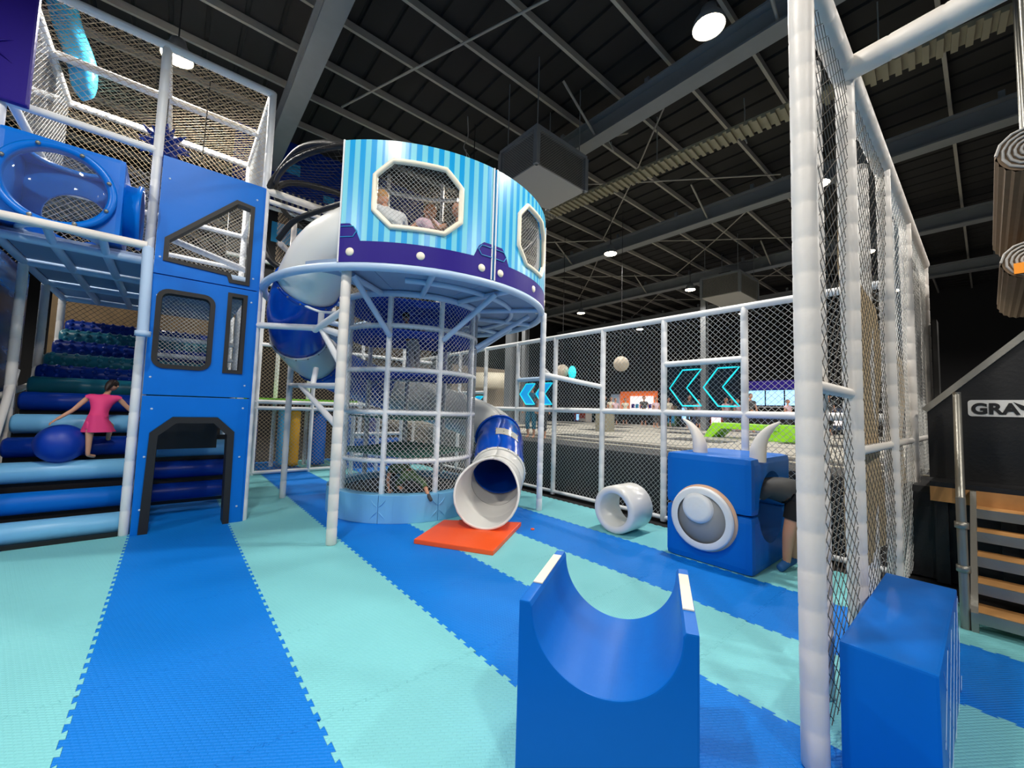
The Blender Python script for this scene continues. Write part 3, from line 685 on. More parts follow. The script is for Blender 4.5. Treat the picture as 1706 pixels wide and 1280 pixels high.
# ------------------------------------------------------------------ net cylinder
nc = thing('net_climbing_cylinder', 'tall netted climbing cylinder with stacked net floors under the drum', 'net tower', (DC.x, DC.y, 0))
CR = 1.12
for a in (227, 267, 307, 347, 27, 67, 107, 147, 187): pipe('post', pc(CR,a,.38), pc(CR,a,3.36), .042, WHITE, nc, crease=.003, step=.25)
for z in (.87, 1.58, 2.22, 2.88): MB().tube([pc(CR,a,z) for a in range(0,360,8)], .04, n=10, closed=True).build('ring_rail', WHITE, nc)
net_mb(lambda u, v: pc(CR+.03, math.degrees(u/(CR+.03)), .42+v), 2*PI*(CR+.03)-.01, 2.92, .075, .0034, seg=60).build('net', NETW, nc, fixn=False)
for i, (z, m, a0) in enumerate(((.95,NETG,60), (1.5,NETG,200), (2.2,NETB,100), (2.84,NETB,300), (3.31,NETB,20))):
    def fl2(u, v, z=z):
        x = u-CR; y = v-CR; r = math.hypot(x, y)
        if r > CR-.03: x *= (CR-.03)/r; y *= (CR-.03)/r
        return Vector((DC.x+x, DC.y+y, z+.03*math.sin(4*x)))
    net_mb(fl2, 2*CR, 2*CR, .062, .016 if m is NETB else .007, seg=10).build('net_floor', m, nc, fixn=False)
pass
for k in range(8):
    a0 = 227+40*k-.0; mb = MB(); c = [a0+40*i/8+.2 for i in range(8)]+[a0+39.8]
    if k == 2 or True:
        curved(mb, CR-.06, CR+.13, c, [0.0]*9, [.40]*9); mb.build('base_pad', LBLUE, nc, bevel=.012)
mb = MB(); c = [a for a in range(187, 228, 5)]; curved(mb, CR-.06, CR+.13, c, [0.0]*len(c), [.40]*len(c)); mb.build('base_pad', LBLUE, nc, bevel=.012)
for a in (227, 267, 307):
    for s in (-1, 1):
        for dz in (.07, -.07): MB().tube([pc(CR+.132,a+s*.5,.2+dz*.5), pc(CR+.137,a+s*2.5,.2+dz), pc(CR+.131,a+s*5,.2+dz*1.9)], [.003,.008,.002], n=6).build('tuft_fold', LBLUE, nc)
MB().lathe([(0,0),(CR-.07,0),(CR-.07,.30),(0,.30)], (DC.x,DC.y,0), n=40).build('base_deck', BLACK, nc)

# ------------------------------------------------------------------ spiral slide
sl = thing('spiral_slide', 'spiral tube slide in blue and white sections winding around the net cylinder', 'slide', (3.6, 4.8, 0))
SR = 1.80; TR = .42
ctrl = [pc(1.75,222,4.02), pc(SR,205,3.78), pc(SR,190,3.42), pc(SR,170,3.0), pc(SR,145,2.66), pc(SR,115,2.35), pc(SR,85,2.08), pc(SR,55,1.82), pc(SR,25,1.56), pc(1.76,0,1.32), pc(1.68,-22,1.10), pc(1.60,-40,.92), Vector((4.22,5.28,.74)), Vector((3.98,5.03,.60)), Vector((3.76,4.82,.545)), Vector((3.58,4.66,.53))]
sp = catmull(ctrl, 8); N = len(sp)-1
cuts = [0, 17, 29, 36, 50, 78, 100, 108]
colr = [PLAST_W, PLAST_B, PLAST_W, PLAST_B, PLAST_W, PLAST_B, PLAST_W]
def shell_tube(path, r, n, th, a_open=None, i0=0, i1=None):
    """double walled tube along path, fixed 'up' frame; a_open(i)-> half opening angle (deg) from top"""
    mb = MB(); vs = []; L = len(path); ring = n+1
    for i, p in enumerate(path):
        t = (path[min(i+1, L-1)]-path[max(i-1, 0)]).normalized(); s = t.cross(Vector((0,0,1))).normalized(); up = s.cross(t).normalized()
        op = a_open(i) if a_open else 0
        rr = r[i] if isinstance(r, list) else r
        for q in (rr, rr-th):
            for k in range(ring):
                a = rad(90+op+(360-2*op)*k/n); vs.append(p+(s*math.cos(a)+up*math.sin(a))*q)
    f = []; S = 2*ring
    for i in range(L-1):
        for k in range(n):
            a = i*S+k; f.append((a, a+1, a+S+1, a+S)); a += ring; f.append((a, a+S, a+S+1, a+1))
        for k in (0, n): f.append((i*S+k, i*S+S+k, i*S+S+ring+k, i*S+ring+k))
    for i in (0, L-1):
        for k in range(n): f.append((i*S+k, i*S+ring+k, i*S+ring+k+1, i*S+k+1))
    mb.add(vs, f, True); return mb
for i in range(len(cuts)-1):
    seg = sp[cuts[i]:cuts[i+1]+1]
    o = shell_tube(seg, TR, 32, .02).build('tube_section', colr[i], sl)
    if i:
        t = (sp[cuts[i]+1]-sp[cuts[i]-1]).normalized()
        MB().lathe([(TR-.0,-.02),(TR+.025,-.02),(TR+.025,.02),(TR-.0,.02)], sp[cuts[i]], t, n=32, closed=True).build('flange', colr[i], o)
        for k in range(16):
            u_, v_ = frame_of(t); a = 2*PI*k/16; MB().sphere(sp[cuts[i]]+(u_*math.cos(a)+v_*math.sin(a))*(TR+.03), .014, 6, 4).build('bolt', STEEL, o)
# exit scoop
ex = sp[108:]; path = []
for a_, b_ in zip(ex[:-1], ex[1:]): path += [a_, (a_+b_)/2]
path.append(ex[-1])
d = (path[-1]-path[-2]).normalized(); d.z = -.02
for k in range(1, 16): path.append(path[-1]+d*.026)
Lp = len(path)
def opn(i):
    t = max(0, (i-14)/(Lp-15)); return 78*t**.9+66*t**7
shell_tube(path, [TR-.02+.0018*i for i in range(Lp)], 36, .028, opn).build('exit_scoop', PLAST_W, sl)
# lip bead of scoop
wp = catmull(ctrl, 8)
pw = pc(1.66+.0,-30,1.02)
pw = sp[88]; t = (sp[89]-sp[87]).normalized(); s = t.cross(Vector((0,0,1))).normalized(); up = s.cross(t).normalized()
mbw = MB(); vs = []
for i in range(9):
    for k in range(7):
        a = rad(62+56*k/6+20); p = sp[86+i//2] if i % 2 == 0 else (sp[86+i//2]+sp[87+i//2])/2
        vs.append(p+(s*math.cos(a)+up*math.sin(a))*(TR+.008))
mbw.add(vs, [(i*7+k, i*7+k+1, i*7+k+8, i*7+k+7) for i in range(8) for k in range(6)], True)
mbw.build('skylight_window', mat('smoked_window_plastic', (190,190,180), 0.15), sl, label='pale see-through window on top of blue section')
for i in (0, 4, 8):
    for k in (0, 2, 4, 6): MB().sphere(vs[i*7+k], .013, 6, 4).build('bolt', STEEL, sl)
# landing mat
lm = thing('landing_mat', 'bright orange foam landing mat in front of the slide exit', 'mat', (2.9, 4.3, 0))
qd = [(2.37,4.59),(2.91,3.70),(3.97,4.41),(3.12,5.14)]
def quadbox(q, z0, z1): return MB().hexa([(x,y,z0) for x, y in q]+[(x,y,z1) for x, y in q])
quadbox(qd, .0, .055).build('pad', ORANGE, lm, bevel=.01)
for t_ in (.25, .72):
    c = lerp((3.97,4.41,.056), (3.12,5.14,.056), t_); c2 = c+Vector((-.07,.06,0)); MB().beam(c, c2, .02, .004).build('slot', mat('dark_red_slot', (170,50,20), .6), lm)
cp = MB().lathe([(0,0),(.028,0),(.024,.018),(0,.02)], (3.98,4.18,0), n=14).build('orange_cap', ORANGE); tag(cp, 'tiny orange cap lying on the blue mat beside the landing mat', 'cap')

# ------------------------------------------------------------------ fence
fn = thing('netted_fence', 'long white pipe fence with diamond netting at the back of the play floor', 'fence', (6.0, 4.5, 0))
FX = 6.0; FYs = [.62, 2.15, 3.34, 4.54, 5.74, 6.92, 8.15, 9.35, 10.6, 12.0]; FZ = 3.2
for y in FYs[1:]: pipe('post', (FX,y,0), (FX,y,FZ), .048, WHITE, fn, crease=.003, step=.25)
for a, b in zip(FYs[:-1], FYs[1:]):
    for z in (.06, 1.70, FZ): pipe('rail', (FX,a,z), (FX,b,z), .048 if z > 1 else .035, WHITE, fn)
    flat_net('net', (FX+.03,a,.06), (0,1,0), (0,0,1), b-a, FZ-.06, NETW, fn, .082, .0033)
pipe('rail', (FX,2.15,2.47), (FX,3.34,2.47), .045, WHITE, fn); pipe('rail', (FX,5.74,2.36), (FX,6.92,2.36), .045, PALEB, fn); pipe('rail', (FX,8.15,2.1), (FX,9.35,2.1), .04, WHITE, fn)
# neon arrow signs
def arrows(y0, y1, z0, z1, fill, lab):
    t = thing('arrow_sign', lab, 'sign', (FX, (y0+y1)/2, z0), 'cyan arrow signs on the fence'); H = z1-z0; W = (y0-y1)/2-.04
    for k in range(2):
        ya = y0-.05-k*(W+.03); w_ = W*.52
        P = [(0,.5),(.42,1),(1,1),(.55,.5),(1,0),(.42,0)]
        pts = [(ya-u*W, z0+.06+v*(H-.12)) for u, v in P]
        pp_ = []
        for i in range(6):
            for j in range(4): pp_.append(Vector((FX-.02, pts[i][0]+(pts[(i+1)%6][0]-pts[i][0])*j/4, pts[i][1]+(pts[(i+1)%6][1]-pts[i][1])*j/4)))
        MB().tube(pp_, .011, n=6, closed=True).build('neon_outline', CYAN, t)
        if fill: MB().prism([[(p[0], p[1]) for p in pts]], (FX-.012,0,0), (0,1,0), (0,0,1), (.012,0,0)).build('arrow_fill', mat('lit_cyan_acrylic', (20,150,210), .3, emit=(20,150,215), estr=.75), t)
    MB().box((FX-.006,y1,z0), (FX+.006,y0,z1)).build('backing', mat('clear_acrylic', (40,60,80), .1, alpha=.18), t)
    return t
arrows(3.28, 2.21, 1.75, 2.42, False, 'cyan outlined double arrow sign on the fence behind the cube')
arrows(6.86, 5.80, 1.75, 2.32, True, 'filled glowing cyan double arrow sign behind the slender post')
arrows(9.29, 8.21, 1.66, 2.06, True, 'small far glowing cyan arrow sign seen through the net cylinder')

# ------------------------------------------------------------------ back fence and far play equipment (behind the towers)
bf = thing('back_fence', 'white rail fence with netting behind the slide posts', 'fence', (2.0, 10.98, 0))
for z in (.05, 1.55, 1.70, 3.05, 4.5): pipe('rail', (X2,10.98,z), (6.0,10.98,z), .045, WHITE, bf)
for x in (1.5, 2.7, 3.9, 5.1): pipe('post', (x,10.98,0), (x,10.98,4.5), .045, WHITE, bf)
for k in range(4): flat_net('net', (X2+1.28*k,11.0,.05), (1,0,0), (0,0,1), 1.28, 4.4, NETT, bf, .09, .0035)
YEL = mat('yellow_vinyl', (225,165,20), .45); GRN = mat('green_turf', (110,200,30), .8, bump=.5, var=.2)
for i, (x, m, lab, r) in enumerate(((1.55,DBLUE,'dark blue padded column behind the back fence',.16), (2.25,mat('aqua_vinyl', (70,170,215), .4),'aqua ribbed roller column behind the back fence',.11), (2.55,YEL,'yellow ribbed roller column behind the back fence',.14), (3.15,BLUE,'bright blue padded column behind the near post',.2), (3.9,BLUE,'blue padded column seen through the net cylinder base',.22), (4.6,DBLUE,'dark blue column farthest right behind the net cylinder',.16))):
    o = MB().lathe([(0,0)]+[(r-(.012 if k % 2 else 0), .05+.075*k) for k in range(20)]+[(0,1.5)], (x,12.0,0), n=20).build('padded_column', m); tag(o, lab, 'column')
tf = MB().box((1.0,11.6,1.72),(4.5,13.5,1.80)).build('turf_deck', GRN); tag(tf, 'strip of bright green turf on the deck behind the back fence', 'turf')
bb = thing('far_blue_facade', 'far dark blue facade with aqua squares behind the black arches', 'facade', (2.6, 12.4, 5.5))
MB().box((.8,12.4,6.9),(6.2,12.5,9.0)).build('blue_panel', DBLUE, bb)
MB().box((.8,12.38,5.0),(6.2,12.5,6.9)).build('black_panel', BLACK, bb)
for (x0, z0, x1, z1) in ((1.75,6.05,2.5,6.6),(2.9,6.05,3.6,6.6),(4.0,6.05,4.7,6.6),(2.0,8.1,2.35,8.4),(3.0,7.6,3.3,7.8)):
    MB().box((x0,12.36,z0),(x1,12.40,z1)).build('aqua_square', CYANP, bb)
cm = MB()
for k in range(34): MB().tube([(1.2+.14*k,12.2,6.9),(1.2+.14*k,12.2,7.45)], .035, n=6).build('picket', HVACG, bb)
for z in (6.88, 5.4): pipe('rail', (.8,12.2,z), (6,12.2,z), .05, WHITE, bb)
for x in (2.1, 2.9, 3.7, 4.4):
    pipe('post', (x, 12.3, 0), (x, 12.3, 3.3), .05, WHITE, bb)
# small interior rail frames seen through cylinder
cl = thing('crawl_rail_frame', 'white rail frame with blue rollers standing behind the net cylinder', 'play frame', (3.9, 9.6, 0))
for x in (3.3, 3.9, 4.5): pipe('post', (x,9.7,0), (x,9.7,1.5), .045, WHITE, cl)
for z in (.5, 1.0, 1.45): pipe('rail', (3.3,9.7,z), (4.5,9.7,z), .04, WHITE, cl)
for z in (.3, .75): MB().tube([(3.3,9.9,z),(4.5,9.9,z)], .13, n=16).build('roller', BLUE, cl)

# ------------------------------------------------------------------ trampoline court beyond the fence
tcourt = thing('trampoline_court', 'raised black trampoline court with pale grey pads beyond the fence', 'trampoline court', (12, 6, 0))
PADM = mat('grey_court_pad', (172,168,158), .8, bump=.4, bscale=10, var=.15)
MB().box((6.35,-.6,0),(6.5,20,.90)).build('side_skirt', BLACK, tcourt)
MB().box((6.35,-.6,.90),(8.2,20,.97)).build('walkway', mat('charcoal_carpet', (52,52,54), .9, var=.2), tcourt)
MB().box((7.5,-.6,.97),(7.56,20,.985)).build('white_line', CREAM, tcourt)
for i in range(8):
    for j in range(9):
        x = 8.2+1.9*i; y = -.6+2.3*j
        MB().box((x,y,.93),(x+1.88,y+2.28,1.0)).build('frame_pad', PADM, tcourt)
        MB().box((x+.35,y+.35,1.0),(x+1.53,y+1.93,1.012)).build('jump_bed', PADM if (i+j) % 3 else BLACK, tcourt)
# green ramp
gr = thing('green_ramp', 'lime green padded ramp block on the trampoline court', 'ramp', (13.5, 4.6, 1.0))
LIME = mat('lime_vinyl', (150,225,20), .5, bump=.3)
MB().prism([[(0,0),(.25,0),(.55,.30),(2.1,.30),(2.1,.45),(.3,.48)]], (14.0,5.9,1.0), (0,-1,0), (0,0,1), (-1.0,0,0)).build('ramp_body', LIME, gr, bevel=.02)
MB().prism([[(1.75,0),(2.55,0),(2.3,.48),(1.9,.48)]], (13.95,5.9,1.0), (0,-1,0), (0,0,1), (-.9,0,0)).build('end_block', LIME, gr, bevel=.03)
# steel building column near fence
col = thing('steel_column', 'grey steel building column rising behind the fence near the drum', 'column', (7.2, 8.6, 0))
for dx in (-.12,.12): MB().box((7.2+dx-.015,8.48,0),(7.2+dx+.015,8.72,8.0)).build('flange', RAFT, col)
MB().box((7.08,8.59,0),(7.32,8.61,8.0)).build('web', RAFT, col)
MB().box((7.0,8.4,0),(7.4,8.8,.03)).build('base_plate', RAFT, col)
for (X, Y) in ((13.0,14.5), (18.9,8.5)):
    dup(col, (X-7.2, Y-8.6, 0), 'grey steel building column far beyond the court at depth %s' % ('left' if Y > 10 else 'right, by the arrow sign'))
# far venue: kiosks, screens, beige wall
def block(nm, a, b, m, lab, cat): o = MB().box(a, b).build(nm, m); return tag(o, lab, cat)
OR_ = mat('orange_lit_wall', (240,120,50), .5, emit=(240,110,50), estr=.5); SCR = mat('white_lit_screen', (240,230,230), .4, emit=(250,235,235), estr=1.1); SCB = mat('blue_lit_screen', (150,200,250), .4, emit=(150,205,255), estr=1.3)
ko = thing('snack_kiosk', 'orange lit snack kiosk with white menu screen far beyond the court', 'kiosk', (25, 16, 0))
MB().box((25.0,14.9,0),(25.6,18.0,1.9)).build('counter', DARKW, ko); MB().box((25.4,14.7,1.9),(25.6,17.6,3.3)).build('back_wall', OR_, ko)
MB().box((25.3,14.9,2.0),(25.38,16.7,2.95)).build('menu_screen', SCR, ko); MB().box((25.2,17.6,1.9),(25.6,18.3,3.1)).build('side_panel', PALEB, ko); MB().box((25.0,14.6,3.3),(25.6,18.3,3.4)).build('canopy', DARKW, ko)
for k in range(5): MB().box((25.25,15.0+.33*k,2.1),(25.3,15.24+.33*k,2.4)).build('poster', CYANP if k % 2 else PURPLE, ko)
bs = thing('arcade_display', 'bright blue white arcade display seen through the fence at right', 'display', (26, 7.5, 0))
for k in range(3): MB().box((26,6.4+.95*k,2.4),(26.1,7.25+.95*k,3.25)).build('screen', SCB, bs)
MB().box((26.1,6.0,0),(26.4,9.6,2.3)).build('cabinet', DARKW, bs); MB().box((25.9,6.2,3.3),(26.4,9.4,3.8)).build('header', PURPLE, bs)
MB().box((25.85,6.0,2.25),(26.5,9.6,2.33)).build('shelf', RAFT, bs)
rr_ = random.Random(5)
PAL = [(160,60,40),(60,80,150),(190,170,130),(90,120,90),(200,190,180),(110,70,60),(40,60,90)]
GM = [mat('cabinet_colour', c, .6) for c in PAL]
for k in range(16):
    y = 4.5+1.15*k+rr_.uniform(-.2,.2); x = 24.0+rr_.uniform(-1.2,2.0); h = rr_.uniform(1.7,2.4)
    if 14.2 < y < 18.4 or 5.8 < y < 9.8: x = 27.5
    t = thing('arcade_machine', 'small dark arcade machine in the far row beyond the trampoline court', 'arcade machine', (x, y, 0), 'far row of arcade machines')
    MB().box((x,y,0),(x+.7,y+.7,h)).build('cabinet', rr_.choice(GM), t); MB().box((x-.02,y+.08,h*.62),(x,y+.62,h*.9)).build('screen', rr_.choice([SCR, SCB, CYANP, GM[0]]), t)
    MB().box((x-.2,y+.05,h*.45),(x,y+.65,h*.52)).build('control_shelf', DARKW, t)
bw = MB().box((12,19.5,0),(16,19.7,4.2)).build('partition_wall', mat('beige_board', (150,136,116), .7, var=.1)); tag(bw, 'beige partition wall far behind the fence left of the column', 'partition')
bw2 = MB().lathe([(0,0),(1.5,0),(1.5,.7),(1.3,.8),(0,.8)], (14.0,18.2,2.9), n=30).build('round_canopy', CREAM); tag(bw2, 'round cream canopy above the far partition wall', 'canopy')
for (x, y, z, r, lab) in ((12.0,8.3,3.42,.27,'round dull white balloon lamp behind the fence, right one'), (12.0,11.1,3.32,.27,'round dull white balloon lamp behind the fence, left one')):
    t = thing('balloon_lamp', lab, 'balloon', (x, y, z)); MB().sphere((x,y,z), r, 20, 14).build('balloon', mat('pearl_balloon', (190,178,160), .4), t); MB().tube([(x,y,z+r),(x,y,9.01)], .01, n=5).build('cord', TRIM, t)
tb = MB().sphere((12.1,10.65,3.25), .18, 14, 10, (1,.8,1.5)).build('teal_balloon', CYAN); tag(tb, 'small teal lit balloon beside the left balloon lamp', 'balloon')
bxw = MB().box((12.0,8.9,1.0),(12.5,9.4,1.75)).build('beige_box', mat('beige_plastic', (150,146,128), .6), bevel=.03); tag(bxw, 'plain beige box standing on the court edge behind the fence', 'box')

# ------------------------------------------------------------------ crawl tube
tt = thing('crawl_tube', 'short thick white plastic tube lying by the fence left of the blue cube', 'crawl tube', (5.0, 3.4, 0))
ax = Vector((1, .04, 0)).normalized()
MB().lathe([(.235,0),(.30,0),(.325,.03),(.325,.50),(.30,.53),(.235,.53),(.225,.50),(.225,.03)], (4.76,3.40,.326), ax, n=48, closed=True).build('tube', PLAST_W, tt)

# ------------------------------------------------------------------ monster cube
mc = thing('horned_cube', 'blue padded play cube with one round eye and two white horns', 'play cube', (5.3, 2.1, 0))
def opening(): return cyl((5.28,1.4,.66), (0,1,0), .40, .9)
lo = MB().box((4.70,1.62,0.0),(5.95,2.58,.608)).build('lower_block', BLUE, None, bevel=.07); boolean(lo, [opening()])
hi = MB().box((4.70,1.62,.612),(5.95,2.58,1.22)).build('upper_block', BLUE, None, bevel=.07); boolean(hi, [opening()])
for o, nm in ((lo,'lower_block'),(hi,'upper_block')): o.name = nm; o.parent = mc; o.matrix_parent_inverse = Matrix.Translation(mc.location).inverted()
E0 = Vector((4.70,2.13,.51))
MB().lathe([(0,.03),(.355,.03),(.37,0)], E0, (-1,0,0), n=48).build('eye_backing', mat('peach_piping', (240,196,160), .5), mc)
MB().lathe([(.27,.03),(.345,.03),(.352,.06),(.33,.08),(.27,.07)], E0, (-1,0,0), n=48).build('eye_ring', WHITE, mc)
MB().lathe([(0,.045),(.285,.045),(.29,.03)], E0, (-1,0,0), n=48).build('iris', mat('grey_vinyl', (150,150,150), .5), mc)
MB().lathe([(0,.10),(.12,.095),(.16,.085),(.175,.045)], E0+Vector((0,.04,.11)), (-1,0,0), n=40).build('pupil', WHITE, mc)
def horn(y, s):
    P = catmull([(4.98,y,1.18),(4.98,y+.01*s,1.32),(4.98,y+.05*s,1.44),(4.98,y+.13*s,1.55),(4.98,y+.22*s,1.62)],5); n = len(P)
    MB().tube(P, [.082*(1-.12*i/n) if i < 4 else .078*(1-((i-3)/(n-3))**1.25)+.006 for i in range(n)], n=16).build('horn', WHITEW, mc)
horn(2.29, 1); horn(1.66, -1)
for k, z in enumerate((.36,.46,.56)): MB().box((5.1,2.3,z),(5.66,2.36,z+.06)).build('inner_stripe', TAN if k % 2 else mat('brown_vinyl', (110,70,50), .6), mc)

# ------------------------------------------------------------------ half pipe block
hp = thing('half_pipe_block', 'blue padded block with semicircular trough and cream top strips', 'foam block', (1.6, 1.25, 0))
A = Vector((1.27,1.41,0)); U = Vector((.37,-.65,0)).normalized(); W = Vector((.65,.37,0)).normalized()*.72
HW = .75; HH = .80; cx_, rr0 = .375, .315
prof = [(0,0),(HW,0),(HW,HH),(cx_+rr0+.01,HH)]+[(cx_+rr0*math.cos(rad(-a)), HH-.02+rr0*math.sin(rad(-a))) for a in [k*2.5 for k in range(73)]]+[(cx_-rr0-.01,HH),(0,HH)]
MB().prism([prof], A, U, (0,0,1), W).build('trough_body', BLUE, hp, bevel=.008)
for s0 in (.005, HW-.052):
    c = A+U*s0+Vector((0,0,HH+.001)); a = c+W*.28; b_ = c+W*.86
    MB().hexa([a, a+U*.047, b_+U*.047, b_, a+Vector((0,0,.006)), a+U*.047+Vector((0,0,.006)), b_+U*.047+Vector((0,0,.006)), b_+Vector((0,0,.006))]).build('top_strip', CREAM, hp)

# ------------------------------------------------------------------ near net wall
nw = thing('net_wall', 'tall netted wall of white padded posts running away at right', 'net wall', (2.46, .585, 0))
WY = .585; WZ = 4.12
pipe('post', (2.46,WY,0), (2.46,WY,WZ+.25), .058, WHITEW, nw, crease=.0022, step=.185)
for x in (3.5, 5.1, 6.7, 8.85): pipe('post', (x,WY,0), (x,WY,WZ), .055, WHITEW, nw, crease=.004, step=.2)
for x in (3.12, 4.75, 6.3): pipe('post', (x,WY+.13,0), (x,WY+.13,WZ-.1), .075, WHITEW, nw, crease=.004, step=.2)
pipe('rail', (2.46,WY,WZ), (8.85,WY,WZ), .075, WHITEW, nw, crease=.005, step=.22)
pipe('rail', (3.45,WY,WZ-.02), (3.15,-3.5,WZ+.02), .075, WHITEW, nw, crease=.004, step=.25)
for a, b in ((2.46,3.5),(3.5,5.1),(5.1,6.7),(6.7,8.85)):
    for z in ((1.84,) if a < 3 else (1.45,)): pipe('rail', (max(a,2.55),WY+.01,z), (b,WY+.01,z), .035, WHITEW, nw)
    flat_net('net', (a,WY,.05), (1,0,0), (0,0,1), b-a, WZ-.05, NETM if a < 5 else NETW, nw, .12, .0026, asp=.8, sag=lambda u, v: .02*math.sin(v*2.1), seg=4)
def hanging(nm, x0, x1, za0, za1, zb, y, m, lab):
    mb = MB(); n = 10; v = []; f = []
    for i in range(n+1):
        t = i/n; x = x0+(x1-x0)*t; zt = za0+(za1-za0)*t
        for k in range(9): v.append((x, y+.02*math.sin(k*1.1+i), zb+(zt-zb)*k/8))
    for i in range(n):
        for k in range(8): a = i*9+k; f.append((a, a+9, a+10, a+1))
    return mb.add(v, f, True).build(nm, m, nw, label=lab)
hanging('canvas_panel', 3.58, 5.02, 3.1, 2.6, .55, WY+.06, TAN, 'tan canvas panel behind the netting')
hanging('canvas_panel', 5.2, 6.62, 2.55, 2.35, .55, WY+.06, TAN, 'tan canvas panel behind the netting')
hanging('canvas_panel', 6.8, 8.8, 3.9, 3.9, .3, WY+.06, CANVW, 'white gathered net sheet at the far end')
# floor block behind the wall
bx = MB().box((2.53,.165,0),(3.92,.50,.60)).build('foam_bench', BLUE, bevel=.012); tag(bx, 'long blue rectangular foam bench beside the near white pole', 'foam bench')
bn = flat_net('bench_net', (2.60,.160,.02), (1,0,0), (0,0,1), 1.3, .56, PALEB, bx, .3, .0015); bn.matrix_parent_inverse = Matrix.Identity(4)

# ------------------------------------------------------------------ steps, black structure, sign
stp = thing('metal_steps', 'open metal steps with plywood treads at the right edge', 'steps', (5.1, 0, 0))
for i in range(5):
    x = 5.05+.22*i; z = .12+.175*i
    MB().box((x,-1.1,z),(x+.26,.10,z+.035)).build('tread', PLY, stp); MB().box((x-.02,-1.1,z-.05),(x,.10,z+.035)).build('nosing', STEEL, stp)
MB().prism([[(0,0),(.12,0),(1.22,.86),(1.22,1.0),(1.05,1.0),(0,.15)]], (5.02,.10,0), (1,0,0), (0,0,1), (0,.04,0)).build('stringer', STEEL, stp)
pipe('handrail', (5.05,.17,0), (5.05,.17,1.05), .03, STEEL, stp); pipe('handrail', (5.05,.17,1.0), (6.1,.2,1.95), .028, STEEL, stp); pipe('handrail', (6.1,.2,.9), (6.1,.2,1.98), .03, STEEL, stp)
pipe('handrail', (5.07,.17,.5), (6.1,.2,1.4), .022, STEEL, stp)
for z in (.45, .8): MB().lathe([(0,0),(.042,0),(.042,.05),(0,.05)], (5.05,.17,z), n=12).build('clamp', STEEL, stp)
dk = thing('launch_deck', 'plywood edged black deck above the metal steps', 'deck', (7, -.5, 0))
MB().box((6.15,-3.5,.85),(6.19,.42,1.0)).build('fascia', PLY, dk); MB().box((6.15,-3.5,1.0),(9.5,.42,1.05)).build('deck_top', BLACK, dk)
for y in (-.9,-.1,.35): MB().box((6.25,y-.05,0),(6.33,y+.05,.85)).build('leg', BLACK, dk)
MB().box((7.2,-3.5,0),(7.3,.42,.85)).build('back_board', BLACK, dk)
bs_ = thing('black_side_wall', 'black sloping side wall bearing a white sign beyond the steps', 'side wall', (6.7, 0, 1.05))
MB().prism([[(-.45,1.05),(-.45,1.78),(.26,2.57),(1.4,3.75),(3.0,3.9),(3.0,1.05)]], (6.62,0,0), (0,-1,0), (0,0,1), (.06,0,0)).build('wall_panel', BLACK, bs_)
MB().beam((6.6,.47,1.80), (6.6,-1.4,3.79), .06, .10, (1,0,0)).build('sloping_edge', STEEL, bs_)
sg = MB().prism([rrect(-.75,1.745,.14,1.92,.03)], (6.605,0,0), (0,1,0), (0,0,1), (.012,0,0)).build('sign_board', mat('sign_white', (235,235,232), .5), bs_)
fnt = D.curves.new('t', 'FONT'); fnt.body = 'GRA'; fnt.size = .155; fnt.extrude = .003; fnt.offset = .007; fnt.space_character = 1.05
fo = D.objects.new('t', fnt); COL.objects.link(fo); fo.matrix_world = Matrix(((0,0,-1,6.598),(-1,0,0,.115),(0,1,0,1.775),(0,0,0,1)))
bpy.context.view_layer.update(); dg = bpy.context.evaluated_depsgraph_get(); tm = D.meshes.new_from_object(fo.evaluated_get(dg)); tm.transform(fo.matrix_world); D.objects.remove(fo)
lt = obj('sign_lettering', tm, BLACK, bs_)
MB().prism([[(-.17,1.90),(-.24,1.86),(-.30,1.87),(-.36,1.82),(-.70,1.80),(-.38,1.79),(-.30,1.755),(-.27,1.80),(-.22,1.82)]], (6.600,0,0), (0,1,0), (0,0,1), (.006,0,0)).build('sign_emblem', BLACK, bs_)
sq = block('safety_net_box', (8.6,.45,1.0), (8.9,.5,3.2), NETD, 'thin dark screen at the far end of the net wall', 'screen')
# rolled strip curtains
def roll(c, L, r, lab, tagbox=False):
    c = Vector(c); t = thing('rolled_curtain', lab, 'rolled curtain', c, 'rolled strip curtains high at right')
    d = Vector((1,0,0)); prof = []
    mb = MB(); n = 40; v = []; f = []
    for k in range(n):
        a = 2*PI*k/n; rr = r if k % 2 else r*.93
        for x in (0, L): v.append(c+Vector((x, rr*math.cos(a), rr*math.sin(a))))
    for k in range(n): a = 2*k; b = 2*((k+1) % n); f.append((a, b, b+1, a+1))
    mb.add(v, f); mb.build('ribbed_roll', ROLLM, t)
    sp_ = [c+Vector((-.012, (r*.95*(1-s/70))*math.cos(s*.5), (r*.95*(1-s/70))*math.sin(s*.5))) for s in range(66)]
    MB().tube(sp_, .012, n=5).build('spiral_edge', HVACG, t); MB().lathe([(0,.0),(r*.93,0)], c, (1,0,0), n=30).build('end_face', ROLLM, t)
    MB().tube([c+Vector((.1,0,r*.5)), c+Vector((.1,0,9.01-c.z))], .02, n=6).build('hanger', STEEL, t)
    if tagbox: MB().box((c.x-.06,c.y-.1,c.z-.16),(c.x-.03,c.y+.12,c.z-.04)).build('yellow_tag', mat('orange_tag', (250,150,10), .5), t)
    return t
roll((5.6,-.32,4.1), 2.9, .21, 'upper brown ribbed curtain roll at the right edge'); roll((7.2,-.36,3.52), 2.6, .22, 'lower brown ribbed curtain roll with orange tag', True)

